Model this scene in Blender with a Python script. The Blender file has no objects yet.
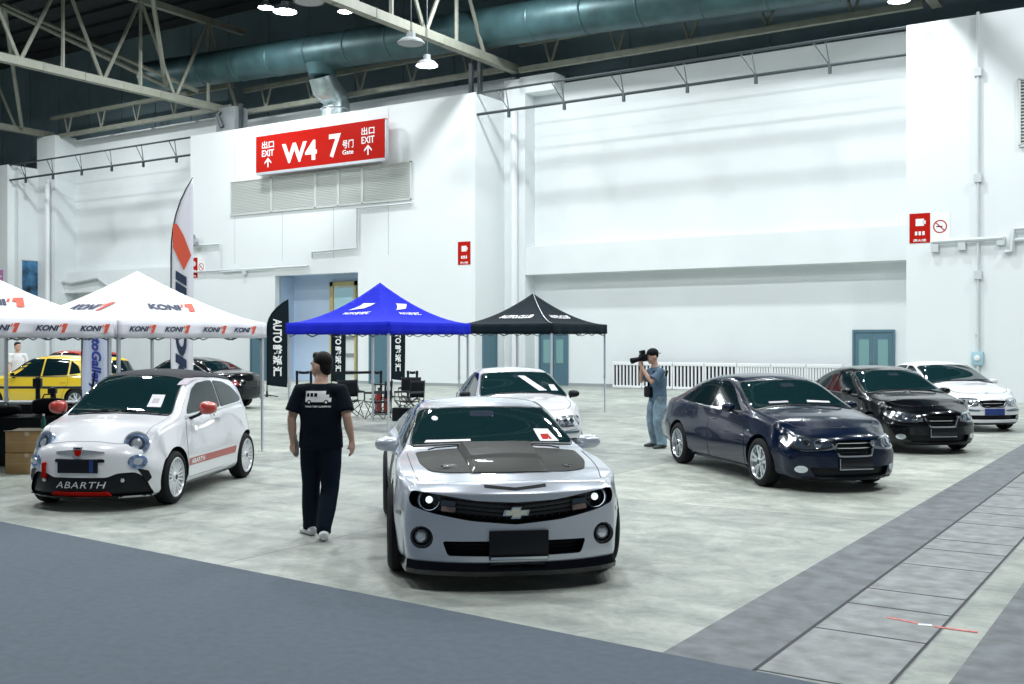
import bpy, bmesh, math, random
import numpy as np
from mathutils import Vector, Matrix, geometry
from mathutils.bvhtree import BVHTree
random.seed(7)
SC = bpy.context.scene
COL = SC.collection
PI = math.pi
# ------------------------------------------------------------------ camera frame of the hall
FPX, HC, HY, YAW = 1065.0, 1.93, 340.0, math.radians(33.0)
FW = Vector((-math.sin(YAW), math.cos(YAW), 0)); RT = Vector((math.cos(YAW), math.sin(YAW), 0))
def cf(lat, d, z=0.0):
    p = FW*d + RT*lat; p.z = z; return p
def G(px, py):                       # ground point
    d = HC*FPX/(py-HY); return cf((px-512)/FPX*d, d)
def PX(px, Y):                       # world X and depth on the plane y=Y
    r = FW + RT*((px-512)/FPX); d = Y/r.y; return r.x*d, d
def ZZ(py, d): return HC + (HY-py)*d/FPX
def W(px, py, Y):
    x, d = PX(px, Y); return Vector((x, Y, ZZ(py, d)))
def D(px, py, d): return cf((px-512)/FPX*d, d, ZZ(py, d))

# ------------------------------------------------------------------ materials
def mat(name, col, rough=.5, metal=0, coat=0, spec=.5, noise=0, nscale=5, bump=0, emit=None, alpha=1, trans=0, sheen=0):
    m = bpy.data.materials.new(name); m.use_nodes = True
    nt = m.node_tree; b = nt.nodes['Principled BSDF']
    b.inputs['Base Color'].default_value = (*col, 1)
    b.inputs['Roughness'].default_value = rough; b.inputs['Metallic'].default_value = metal
    b.inputs['Coat Weight'].default_value = coat; b.inputs['Coat Roughness'].default_value = .03
    b.inputs['Specular IOR Level'].default_value = spec
    b.inputs['Alpha'].default_value = alpha
    b.inputs['Transmission Weight'].default_value = trans
    if emit: b.inputs['Emission Color'].default_value = (*emit[0], 1); b.inputs['Emission Strength'].default_value = emit[1]
    if noise or bump:
        tc = nt.nodes.new('ShaderNodeTexCoord'); n = nt.nodes.new('ShaderNodeTexNoise')
        n.inputs['Scale'].default_value = nscale; n.inputs['Detail'].default_value = 4
        nt.links.new(tc.outputs['Object'], n.inputs['Vector'])
        if noise:
            r = nt.nodes.new('ShaderNodeValToRGB')
            r.color_ramp.elements[0].position = .3; r.color_ramp.elements[1].position = .7
            r.color_ramp.elements[0].color = (*[c*(1-noise) for c in col], 1)
            r.color_ramp.elements[1].color = (*[min(1, c*(1+noise)) for c in col], 1)
            nt.links.new(n.outputs['Fac'], r.inputs['Fac']); nt.links.new(r.outputs['Color'], b.inputs['Base Color'])
        if bump:
            bp = nt.nodes.new('ShaderNodeBump'); bp.inputs['Strength'].default_value = bump; bp.inputs['Distance'].default_value = .01
            nt.links.new(n.outputs['Fac'], bp.inputs['Height']); nt.links.new(bp.outputs['Normal'], b.inputs['Normal'])
    return m
M = {}
M['wall'] = mat('painted_wall', (.74, .78, .79), .75, noise=.03, nscale=.6)
M['wall_panel'] = mat('wall_panel', (.76, .80, .81), .6, noise=.02, nscale=.4)
M['upper'] = mat('upper_cladding', (.13, .19, .215), .7, noise=.15, nscale=.5)
M['roofdark'] = mat('roof_deck', (.012, .015, .018), .9, noise=.3, nscale=.7)
M['steel'] = mat('cream_painted_steel', (.21, .22, .18), .55, noise=.12, nscale=3)
M['darksteel'] = mat('dark_steel', (.06, .075, .08), .5, .3)
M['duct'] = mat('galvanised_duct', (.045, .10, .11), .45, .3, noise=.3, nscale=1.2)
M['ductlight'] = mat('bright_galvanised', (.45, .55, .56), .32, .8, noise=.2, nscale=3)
M['doorblue'] = mat('door_grey_blue', (.085, .17, .22), .45)
M['doorglass'] = mat('door_glass', (.20, .36, .36), .12)
M['yellowframe'] = mat('yellow_door_frame', (.50, .43, .20), .5)
M['paleblue'] = mat('pale_blue_shutter', (.50, .62, .78), .5)
M['grey'] = mat('grey_plastic', (.25, .27, .28), .5)
M['pipe'] = mat('painted_pipe', (.58, .62, .63), .4)
M['white'] = mat('white_plastic', (.8, .82, .84), .4)
M['black'] = mat('black_plastic', (.006, .008, .012), .4, spec=.3)
M['matteblack'] = mat('matt_black', (.005, .007, .010), .7, spec=.2)
M['rubber'] = mat('tyre_rubber', (.009, .010, .012), .7, spec=.25, bump=.2, nscale=60)
M['red'] = mat('sign_red', (.44, .010, .005), .6, spec=.08)
M['signwhite'] = mat('sign_white', (.85, .85, .85), .4)
M['chrome'] = mat('chrome', (.75, .78, .80), .12, 1)
M['alloy'] = mat('silver_alloy', (.72, .76, .80), .25, .85)
M['whitealloy'] = mat('white_alloy', (.78, .80, .82), .3, .2, coat=.4)
M['blackalloy'] = mat('black_alloy', (.02, .022, .025), .3, .6)
M['alu'] = mat('aluminium_pole', (.62, .65, .70), .35, .6)
def louvre_mat(name, c1, c2, scale, axis='Z'):
    m = mat(name, c1, .5); nt = m.node_tree; b = nt.nodes['Principled BSDF']
    tc = nt.nodes.new('ShaderNodeTexCoord'); w = nt.nodes.new('ShaderNodeTexWave'); w.bands_direction = axis
    w.inputs['Scale'].default_value = scale; r = nt.nodes.new('ShaderNodeValToRGB')
    r.color_ramp.elements[0].color = (*c2, 1); r.color_ramp.elements[1].color = (*c1, 1)
    r.color_ramp.elements[0].position = .2; r.color_ramp.elements[1].position = .6
    nt.links.new(tc.outputs['Object'], w.inputs['Vector']); nt.links.new(w.outputs['Fac'], r.inputs['Fac'])
    nt.links.new(r.outputs['Color'], b.inputs['Base Color']); return m

def concrete():
    m = bpy.data.materials.new('worn_concrete'); m.use_nodes = True; nt = m.node_tree; L = nt.links
    b = nt.nodes['Principled BSDF']
    tc = nt.nodes.new('ShaderNodeTexCoord')
    def noise(sc, det=6, rough=.6, dist=0):
        n = nt.nodes.new('ShaderNodeTexNoise'); n.inputs['Scale'].default_value = sc; n.inputs['Detail'].default_value = det
        n.inputs['Roughness'].default_value = rough; n.inputs['Distortion'].default_value = dist
        L.new(tc.outputs['Object'], n.inputs['Vector']); return n
    def ramp(src, p0, p1, c0, c1):
        r = nt.nodes.new('ShaderNodeValToRGB'); e = r.color_ramp.elements
        e[0].position = p0; e[1].position = p1; e[0].color = (*c0, 1); e[1].color = (*c1, 1); L.new(src, r.inputs['Fac']); return r
    def mix(kind, fac, a, bb):
        x = nt.nodes.new('ShaderNodeMixRGB'); x.blend_type = kind
        if isinstance(fac, (int, float)): x.inputs[0].default_value = fac
        else: L.new(fac, x.inputs[0])
        L.new(a, x.inputs[1]); L.new(bb, x.inputs[2]); return x
    a = noise(.35, 8, .65, .4); b2 = noise(2.2, 8, .7, .6); c = noise(14, 6, .7)
    base = ramp(a.outputs['Fac'], .32, .68, (.32, .34, .31), (.53, .55, .50))
    mid = ramp(b2.outputs['Fac'], .36, .62, (.66, .69, .69), (1.12, 1.12, 1.1))
    fine = ramp(c.outputs['Fac'], .3, .7, (.86, .86, .86), (1.08, 1.08, 1.08))
    x = mix('MULTIPLY', 1, base.outputs[0], mid.outputs[0]); x = mix('MULTIPLY', 1, x.outputs[0], fine.outputs[0])
    # long drag marks and dark scuffs
    mpp = nt.nodes.new('ShaderNodeMapping'); mpp.inputs['Scale'].default_value = (.35, 2.6, 1); mpp.inputs['Rotation'].default_value = (0, 0, .5); L.new(tc.outputs['Object'], mpp.inputs[0])
    sn = nt.nodes.new('ShaderNodeTexNoise'); sn.inputs['Scale'].default_value = 1.0; sn.inputs['Detail'].default_value = 5; L.new(mpp.outputs[0], sn.inputs['Vector'])
    sr = ramp(sn.outputs['Fac'], .34, .5, (.72, .75, .76), (1, 1, 1)); x = mix('MULTIPLY', .8, x.outputs[0], sr.outputs[0])
    sn2 = noise(.9, 3, .5, 1.5); sr2 = ramp(sn2.outputs['Fac'], .60, .74, (1, 1, 1), (.62, .65, .66)); x = mix('MULTIPLY', .8, x.outputs[0], sr2.outputs[0])
    # slab joints every 6 m, stained, plus a few darker worn slabs
    sep = nt.nodes.new('ShaderNodeSeparateXYZ'); L.new(tc.outputs['Object'], sep.inputs[0])
    def joint(ch, off, per, w):
        ad = nt.nodes.new('ShaderNodeMath'); ad.operation = 'ADD'; ad.inputs[1].default_value = off; L.new(sep.outputs[ch], ad.inputs[0])
        n2 = nt.nodes.new('ShaderNodeMath'); n2.operation = 'PINGPONG'; n2.inputs[1].default_value = per/2; L.new(ad.outputs[0], n2.inputs[0])
        l = nt.nodes.new('ShaderNodeMath'); l.operation = 'LESS_THAN'; l.inputs[1].default_value = w; L.new(n2.outputs[0], l.inputs[0]); return l
    jx = joint(0, 1.1, 6, .014); jy = joint(1, .4, 6, .014)
    jm = nt.nodes.new('ShaderNodeMath'); jm.operation = 'MAXIMUM'; L.new(jx.outputs[0], jm.inputs[0]); L.new(jy.outputs[0], jm.inputs[1])
    sc_ = nt.nodes.new('ShaderNodeMath'); sc_.operation = 'MULTIPLY'; sc_.inputs[1].default_value = .55; L.new(jm.outputs[0], sc_.inputs[0])
    dk = nt.nodes.new('ShaderNodeRGB'); dk.outputs[0].default_value = (.13, .14, .14, 1)
    x = mix('MIX', sc_.outputs[0], x.outputs[0], dk.outputs[0])
    # worn slabs: per-slab tint
    vo = nt.nodes.new('ShaderNodeTexWhiteNoise'); vo.noise_dimensions = '2D'
    mp = nt.nodes.new('ShaderNodeVectorMath'); mp.operation = 'ADD'; mp.inputs[1].default_value = (1.1, .4, 0); L.new(tc.outputs['Object'], mp.inputs[0])
    dv = nt.nodes.new('ShaderNodeVectorMath'); dv.operation = 'DIVIDE'; dv.inputs[1].default_value = (6, 6, 1); L.new(mp.outputs[0], dv.inputs[0])
    fl = nt.nodes.new('ShaderNodeVectorMath'); fl.operation = 'FLOOR'; L.new(dv.outputs[0], fl.inputs[0]); L.new(fl.outputs[0], vo.inputs['Vector'])
    sl = ramp(vo.outputs['Value'], 0, 1, (.80, .81, .83), (1.07, 1.07, 1.05))
    x = mix('MULTIPLY', 1, x.outputs[0], sl.outputs[0])
    L.new(x.outputs[0], b.inputs['Base Color'])
    rr = nt.nodes.new('ShaderNodeMapRange'); rr.inputs['To Min'].default_value = .38; rr.inputs['To Max'].default_value = .75
    L.new(b2.outputs['Fac'], rr.inputs[0]); L.new(rr.outputs[0], b.inputs['Roughness'])
    bp = nt.nodes.new('ShaderNodeBump'); bp.inputs['Strength'].default_value = .12; L.new(c.outputs['Fac'], bp.inputs['Height']); L.new(bp.outputs[0], b.inputs['Normal'])
    return m
M['concrete'] = concrete()
M['darkconcrete'] = mat('dark_worn_concrete', (.125, .14, .15), .6, noise=.34, nscale=5, bump=.1)
M['midconcrete'] = mat('scuffed_concrete', (.23, .245, .245), .6, noise=.3, nscale=6, bump=.1)
M['carpet'] = mat('grey_carpet', (.088, .112, .138), .95, noise=.09, nscale=14, bump=.35)

# ------------------------------------------------------------------ mesh builder
class MB:
    def __init__(s): s.v = []; s.f = []; s.m = []
    def add(s, vs, fs, mi=0):
        o = len(s.v); s.v += [tuple(v) for v in vs]; s.f += [tuple(i+o for i in f) for f in fs]; s.m += [mi]*len(fs); return s
    def box(s, c, d, rot=None, mi=0):
        c = Vector(c); h = Vector(d)/2
        vs = [Vector((x*h.x, y*h.y, z*h.z)) for x in (-1, 1) for y in (-1, 1) for z in (-1, 1)]
        if rot is not None:
            R = rot if isinstance(rot, Matrix) else Matrix.Rotation(rot, 3, 'Z')
            vs = [R @ v for v in vs]
        return s.add([v+c for v in vs], [(0, 1, 3, 2), (4, 6, 7, 5), (0, 4, 5, 1), (2, 3, 7, 6), (0, 2, 6, 4), (1, 5, 7, 3)], mi)
    def tube(s, pts, r, n=10, mi=0, caps=True, closed=False):
        pts = [Vector(p) for p in pts]; k = len(pts); rs = r if isinstance(r, list) else [r]*k
        up = Vector((0, 0, 1)); rings = []; prev = None
        for i, p in enumerate(pts):
            a = pts[(i-1) % k] if (i > 0 or closed) else p; b = pts[(i+1) % k] if (i < k-1 or closed) else p
            t = (b-a).normalized() if (b-a).length > 1e-9 else Vector((0, 0, 1))
            if prev is None:
                q = up if abs(t.z) < .95 else Vector((1, 0, 0)); e1 = t.cross(q).normalized()
            else: e1 = (prev - t*prev.dot(t)).normalized()
            prev = e1; e2 = t.cross(e1)
            rr = rs[i]; rx, ry = rr if isinstance(rr, tuple) else (rr, rr)
            rings.append([p + e1*(rx*math.cos(2*PI*j/n)) + e2*(ry*math.sin(2*PI*j/n)) for j in range(n)])
        vs = [v for R in rings for v in R]; fs = []
        for i in range(k if closed else k-1):
            i2 = (i+1) % k
            for j in range(n): fs.append((i*n+j, i*n+(j+1) % n, i2*n+(j+1) % n, i2*n+j))
        if caps and not closed: fs += [tuple(reversed(range(n))), tuple((k-1)*n+j for j in range(n))]
        return s.add(vs, fs, mi)
    def lathe(s, prof, n=32, axis='Y', c=(0, 0, 0), mi=0, closed=False, R=None, caps=True):
        # prof: list of (radius, height along axis)
        vs = []; k = len(prof); c = Vector(c)
        for r, h in prof:
            for j in range(n):
                a = 2*PI*j/n
                if axis == 'Y': v = Vector((r*math.cos(a), h, r*math.sin(a)))
                elif axis == 'X': v = Vector((h, r*math.cos(a), r*math.sin(a)))
                else: v = Vector((r*math.cos(a), r*math.sin(a), h))
                if R is not None: v = R @ v
                vs.append(v+c)
        fs = [(i*n+j, i*n+(j+1) % n, ((i+1) % k)*n+(j+1) % n, ((i+1) % k)*n+j) for i in range(k if closed else k-1) for j in range(n)]
        if not closed and caps:
            if prof[0][0] > 1e-6: fs.append(tuple(range(n)))
            if prof[-1][0] > 1e-6: fs.append(tuple((k-1)*n+j for j in range(n)))
        return s.add(vs, fs, mi)
    def sphere(s, c, r, n=16, m=10, mi=0):
        rx, ry, rz = (r, r, r) if isinstance(r, (int, float)) else r
        vs = []; c = Vector(c)
        for i in range(m+1):
            t = PI*i/m
            for j in range(n): vs.append(c + Vector((rx*math.sin(t)*math.cos(2*PI*j/n), ry*math.sin(t)*math.sin(2*PI*j/n), rz*math.cos(t))))
        return s.add(vs, [(i*n+j, i*n+(j+1) % n, (i+1)*n+(j+1) % n, (i+1)*n+j) for i in range(m) for j in range(n)], mi)
    def prism(s, poly, fn, mi=0):
        # poly 2D -> fn(u,v,k) for k=0,1
        n = len(poly); vs = [fn(u, v, 0) for u, v in poly] + [fn(u, v, 1) for u, v in poly]
        fs = [tuple(range(n)), tuple(reversed(range(n, 2*n)))] + [(i, i+n, (i+1) % n+n, (i+1) % n) for i in range(n)]
        return s.add(vs, fs, mi)
    def build(s, name, mats, parent=None, smooth=35, bevel=0, **props):
        me = bpy.data.meshes.new(name); me.from_pydata([tuple(v) for v in s.v], [], s.f)
        if not isinstance(mats, (list, tuple)): mats = [mats]
        for m in mats: me.materials.append(M[m] if isinstance(m, str) else m)
        for p, mi in zip(me.polygons, s.m): p.material_index = mi
        bm = bmesh.new(); bm.from_mesh(me); bmesh.ops.remove_doubles(bm, verts=bm.verts, dist=1e-5)
        bmesh.ops.recalc_face_normals(bm, faces=bm.faces)
        if bevel: bmesh.ops.bevel(bm, geom=[e for e in bm.edges if len(e.link_faces) == 2 and e.calc_face_angle(0) > .6], offset=bevel, segments=2, profile=.5, affect='EDGES')
        bm.to_mesh(me); bm.free()
        if smooth: me.shade_smooth(); me.set_sharp_from_angle(angle=math.radians(smooth))
        o = bpy.data.objects.new(name, me); COL.objects.link(o)
        if parent: o.parent = parent
        for k, v in props.items(): o[k] = v
        return o
def tag(o, label, cat, group=None):
    o['label'] = label; o['category'] = cat
    if group: o['group'] = group
    return o
def thing(name, label, cat, loc=(0, 0, 0), rz=0, group=None):
    o = bpy.data.objects.new(name, None); COL.objects.link(o); o.location = loc; o.rotation_euler = (0, 0, rz)
    o.empty_display_size = .2
    return tag(o, label, cat, group)
def struct(o): o['kind'] = 'structure'; return o

# ------------------------------------------------------------------ lettering
def text_tris(s, bold=0.0, shear=0.0, space=1.0):
    cu = bpy.data.curves.new('t', 'FONT'); cu.body = s; cu.size = 1; cu.offset = bold; cu.shear = shear; cu.space_character = space
    cu.resolution_u = 4
    o = bpy.data.objects.new('t', cu); COL.objects.link(o)
    dg = bpy.context.evaluated_depsgraph_get(); dg.update()
    me = bpy.data.meshes.new_from_object(o.evaluated_get(dg))
    vs = [(v.co.x, v.co.y) for v in me.vertices]; fs = [tuple(p.vertices) for p in me.polygons]
    bpy.data.objects.remove(o); bpy.data.curves.remove(cu); bpy.data.meshes.remove(me)
    if not vs: return [], [], 1, 1
    x0 = min(v[0] for v in vs); x1 = max(v[0] for v in vs); y0 = min(v[1] for v in vs); y1 = max(v[1] for v in vs)
    vs = [((x-x0)/(x1-x0)-.5, (y-y0)/(y1-y0)-.5) for x, y in vs]
    return vs, fs, x1-x0, y1-y0
def text_on(mb, s, c, ux, uy, w, h, mi=0, lift=.002, **k):
    """letters w x h centred on c in the plane (ux, uy)"""
    vs, fs, _, _ = text_tris(s, **k); c = Vector(c); ux = Vector(ux).normalized(); uy = Vector(uy).normalized(); n = ux.cross(uy)
    if vs: mb.add([c + ux*(x*w) + uy*(y*h) + n*lift for x, y in vs], fs, mi)
    return mb

# ------------------------------------------------------------------ camera, world, output look
cam = bpy.data.cameras.new('camera'); co = bpy.data.objects.new('camera', cam); COL.objects.link(co)
cam.sensor_width = 36; cam.lens = FPX/1024*36; cam.clip_end = 500
cam.shift_y = (HY-342)/1024
co.location = (0, 0, HC); co.rotation_euler = (PI/2, 0, YAW)
SC.camera = co
SC.view_settings.view_transform = 'Standard'; SC.view_settings.look = 'None'
SC.view_settings.gamma = 1; SC.view_settings.use_curve_mapping = False
SC.view_settings.exposure = EXPO = 0.0
SC.cycles.use_denoising = True
w = bpy.data.worlds.new('hall_air'); SC.world = w; w.use_nodes = True
w.node_tree.nodes['Background'].inputs[0].default_value = (.80, .92, 1.0, 1)
w.node_tree.nodes['Background'].inputs[1].default_value = .16
# =================================================================== THE HALL
YF, YB, YC = 39.0, 36.0, 38.2      # far wall, block fronts, pilaster fronts
TOPZ = 12.15
def rect_with_holes(x0, x1, z0, z1, holes):
    """cells of a wall face leaving the holes (x0,x1,z0,z1) open"""
    xs = sorted({x0, x1, *[h[0] for h in holes], *[h[1] for h in holes]}); zs = sorted({z0, z1, *[h[2] for h in holes], *[h[3] for h in holes]})
    out = []
    for a, b in zip(xs, xs[1:]):
        for c, d in zip(zs, zs[1:]):
            mx, mz = (a+b)/2, (c+d)/2
            if not any(h[0] < mx < h[1] and h[2] < mz < h[3] for h in holes): out.append((a, b, c, d))
    return out
# floor
mb = MB(); mb.box((-20, 8, -.1), (150, 80, .2)); struct(mb.build('floor', 'concrete', smooth=0))
# block x positions
XA, XB, XC2, XD = -58.4, -42.6, -25.2, -8.1
xr0 = PX(275, YB)[0]; xr1 = PX(358, YB)[0]; zr = ZZ(274, PX(316, YB)[1])
mb = MB()
for a, b, c, d in rect_with_holes(XB, XC2, 0, TOPZ, [(xr0, xr1, 0, zr)]): mb.box(((a+b)/2, YB+.15, (c+d)/2), (b-a, .3, d-c))
mb.box((XC2-.15, (YB+YF)/2+.15, TOPZ/2), (.3, YF-YB-.3, TOPZ)); mb.box((XB+.15, (YB+YF)/2+.15, TOPZ/2), (.3, YF-YB-.3, TOPZ))
mb.box(((XB+XC2)/2, (YB+YF)/2, TOPZ-.075), (XC2-XB-.6, YF-YB-.6, .15))
struct(mb.build('wall_middle_block', 'wall_panel', smooth=0))
# gate recess: pale blue back and cheeks
mb = MB(); mb.box(((xr0+xr1)/2, YB+1.3, zr/2), (xr1-xr0+.4, .1, zr+.2)); mb.box((xr0-.06, YB+.8, zr/2), (.1, .9, zr)); mb.box((xr1+.06, YB+.8, zr/2), (.1, .9, zr)); mb.box(((xr0+xr1)/2, YB+.8, zr+.06), (xr1-xr0, .9, .1))
struct(mb.build('wall_gate_recess', 'paleblue', smooth=0))
for nm, xa, xb in (('wall_left_block', -75, XA), ('wall_right_block', XD, 14)):
    mb = MB(); mb.box(((xa+xb)/2, (YB+YF)/2+.1, TOPZ/2), (xb-xa, YF-YB+.2, TOPZ)); struct(mb.build(nm, 'wall_panel', smooth=0))
mb = MB(); mb.box(((XB+XA)/2, YF+.2, 6.9), (XB-XA, .4, 13.8)); struct(mb.build('wall_left_recess', 'wall', smooth=0))
mb = MB(); mb.box(((XC2+XD)/2, YF+.2, 6.4), (XD-XC2, .4, 12.8)); struct(mb.build('wall_right_recess', 'wall', smooth=0))
mb = MB(); mb.box(((XC2+XB)/2, YF+.2, 6.7), (XC2-XB, .4, 13.4)); struct(mb.build('wall_behind_block', 'wall', smooth=0))
mb = MB(); mb.box((-75.2, 9.5, 9.5), (.4, 59, 19)); struct(mb.build('wall_left', 'wall', smooth=0))
# pilasters in the recess corners
mb = MB(); x1 = PX(525, YC)[0]; mb.box(((XC2+x1)/2, (YC+YF)/2, 6.5), (x1-XC2, YF-YC, 13.1)); struct(mb.build('trim_1', 'wall', smooth=0))
mb = MB(); xa, xb = PX(37, YC-.6)[0], PX(55, YC-.6)[0]; mb.box(((xa+xb)/2, YC+.1, 6.95), (xb-xa, 1.4, 13.9)); struct(mb.build('trim_2', 'wall', smooth=0))
mb = MB(); mb.box((XA+.15, YB+1.2, 6), (.6, 1.6, 12.1)); struct(mb.build('trim_3', 'wall', smooth=0))
# ledges
for n, (a, b) in enumerate(((x1, XD), (xb, XB))):
    mb = MB(); mb.box(((a+b)/2, YC+.4, 5.29), (b-a-.02, .8, 1.2)); struct(mb.build('trim_%d' % (4+n), 'wall', smooth=0))
# upper cladding and roof
mb = MB(); mb.box((-25, YF+.9, 15.9), (105, .3, 7.2))
for i in range(34): mb.box((-74+i*3, YF+.73, 16.2), (.06, .06, 6.5))

struct(mb.build('wall_upper', 'upper', smooth=0))
mb = MB(); mb.box((-22, 12, 19.5), (110, 62, .2))
for i in range(36): mb.box((-22, -16+i*1.6, 19.3), (108, .09, .16))
struct(mb.build('ceiling', 'roofdark', smooth=0))
# thin flat strip for sheet joints on the big panels
def strip(px0, py0, px1, py1, Y, name, m, t=.03, dep=.03):
    a = W(px0, py0, Y); b = W(px1, py1, Y); mb = MB()
    if abs(px0-px1) < 3: mb.box(((a.x+b.x)/2, Y-dep/2, (a.z+b.z)/2), (t, dep, abs(a.z-b.z)))
    else: mb.box(((a.x+b.x)/2, Y-dep/2, (a.z+b.z)/2), (abs(a.x-b.x), dep, t))
    return mb.build(name, m, smooth=0)
# panel joints
mb = MB()
for i in range(1, 5): mb.box((XB+i*3.2, YB-.004, TOPZ/2+2.8), (.025, .012, 6.5))
for i in range(1, 6): mb.box((XD+i*4.0, YB-.004, 6.05), (.025, .012, 12))
struct(mb.build('trim_6', mat('joint_grey', (.55, .58, .59), .7), smooth=0))
mb = MB(); mb.box(((XB+xr0)/2, YB-.02, .06), (xr0-XB, .04, .12)); mb.box(((xr1+XC2)/2, YB-.02, .06), (XC2-xr1, .04, .12)); mb.box(((x1+XD)/2, YF-.02, .06), (XD-x1, .04, .12)); mb.box(((XB+XA)/2, YF-.02, .06), (XB-XA, .04, .12))
struct(mb.build('baseboard_back', mat('baseboard_grey', (.30, .34, .35), .6), smooth=0))

# ---- doors
def door(n, xa, xb, z1, Y, leaves=2, glass=True, axis='x'):
    o = bpy.data.objects.new('door_%d' % n, None); COL.objects.link(o); o['kind'] = 'structure'
    def bx(mb, a, b, z0, z2, y0, y1):
        if axis == 'x': mb.box(((a+b)/2, Y-(y0+y1)/2, (z0+z2)/2), (b-a, y1-y0, z2-z0))
        else: mb.box((Y+(y0+y1)/2, (a+b)/2, (z0+z2)/2), (y1-y0, b-a, z2-z0))
    mb = MB(); bx(mb, xa-.08, xb+.08, z1, z1+.1, 0, .07); bx(mb, xa-.08, xa, 0, z1, 0, .07); bx(mb, xb, xb+.08, 0, z1, 0, .07)
    mb.build('door_frame', 'doorblue', o, smooth=0)
    wv = (xb-xa)/leaves
    for k in range(leaves):
        a = xa+k*wv+.01; b = xa+(k+1)*wv-.01
        mb = MB(); bx(mb, a, b, .02, z1-.01, .0, .045)
        lf = mb.build('door_leaf', 'doorblue', o, smooth=0)
        if glass:
            mb = MB(); bx(mb, a+wv*.22, b-wv*.22, .95, z1-.25, .045, .055); mb.build('door_pane', 'doorglass', lf, smooth=0)
            hx = b-.07 if k == 0 else a+.07
            mb = MB(); bx(mb, hx-.015, hx+.015, .9, 1.15, .045, .09); mb.build('door_handle', 'chrome', lf)
    return o
door(1, PX(855, YF)[0], PX(893, YF)[0], 2.2, YF)
door(2, PX(541, YF)[0], PX(567, YF)[0], 2.2, YF)
door(3, PX(371, YB)[0], PX(386, YB)[0], 2.25, YB, 1, False)
door(4, 36.6, 37.5, 2.2, XC2, 1, False, axis='y')
door(5, PX(252, YB)[0], PX(268, YB)[0], 2.25, YB, 1, False)
# yellow framed window-door inside the gate recess
xa, d1 = PX(331, YB+1.2); xb, d2 = PX(357, YB+1.2)
o = bpy.data.objects.new('door_6', None); COL.objects.link(o); o['kind'] = 'structure'; zt = ZZ(282, d1)
mb = MB()
for a, b, c, d in ((xa, xa+.2, 0, zt), (xb-.1, xb, 0, zt), (xa, xb, zt-.2, zt), (xa+.2, xb-.1, zt-1.9, zt-1.75)): mb.box(((a+b)/2, YB+1.17, (c+d)/2), (b-a, .14, d-c))
mb.build('door_frame', 'yellowframe', o, smooth=0)
mb = MB(); mb.box(((xa+xb)/2, YB+1.2, zt/2), (xb-xa-.1, .04, zt-.1)); mb.build('door_leaf', 'wall', o, smooth=0)
mb = MB(); mb.box(((xa+xb)/2+.05, YB+1.16, zt-.95), (xb-xa-.5, .03, 1.3)); mb.build('door_pane', mat('pale_cyan_glass', (.45, .70, .78), .1), o, smooth=0)
mb = MB()
for z in (zt-2.6, zt-3.4, zt-4.2): mb.box(((xa+xb)/2+.1, YB+1.15, z), (xb-xa-.4, .06, .14))
mb.build('door_rail', 'grey', o, smooth=0)

# ---- louvre band above the gate
M['louvre'] = mat('louvre_alloy', (.66, .69, .67), .5)
xs = [PX(p, YB)[0] for p in (231, 272, 316, 339, 363, 412)]
zt_, zb_ = ZZ(182, PX(231, YB)[1]), ZZ(216, PX(231, YB)[1])
for k in range(5):
    t = thing('wall_louvre', ['louvre panel farthest left in the band under the red exit sign', 'second louvre panel from the left under the red exit sign', 'narrow middle louvre panel under the red exit sign', 'narrow louvre panel right of the middle one under the exit sign', 'wide louvre panel at the right end of the band, reaching past the red sign'][k], 'vent', ((xs[k]+xs[k+1])/2, YB, zb_), 0, 'louvre panels above the gate')
    wv = xs[k+1]-xs[k]-.03; h = zt_-zb_
    mb = MB()
    for s in (-1, 1): mb.box((s*(wv/2-.025), -.04, h/2), (.05, .08, h))
    mb.box((0, -.04, .02), (wv, .08, .05)); mb.box((0, -.04, h-.02), (wv, .08, .05)); mb.build('frame', 'louvre', t, smooth=0)
    mb = MB(); R = Matrix.Rotation(math.radians(35), 3, 'X')
    n = 22
    for i in range(n): mb.box((0, -.035, .08+i*(h-.12)/(n-1)), (wv-.08, .055, .010), R)
    mb.box((0, -.012, h/2), (wv-.06, .006, h-.04), mi=0)
    mb.build('slats', ['louvre', 'grey'], t, smooth=0)
# louvre on the right block
t = thing('wall_louvre', 'tall louvre cut by the right edge of the photo, high on the right block', 'vent', (PX(1020, YB)[0]+.9, YB, ZZ(146, PX(1021, YB)[1])), 0)
hh = 2.05; mb = MB()
for s in (-1, 1): mb.box((s*.9, -.04, hh/2), (.06, .08, hh))
mb.box((0, -.04, 0), (1.86, .08, .06)); mb.box((0, -.04, hh), (1.86, .08, .06)); mb.build('frame', 'louvre', t, smooth=0)
mb = MB()
for i in range(20): mb.box((0, -.035, .08+i*.1), (1.75, .085, .015), Matrix.Rotation(math.radians(35), 3, 'X'))
mb.box((0, -.004, hh/2), (1.78, .006, hh), mi=1); mb.build('slats', ['louvre', 'grey'], t, smooth=0)

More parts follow.
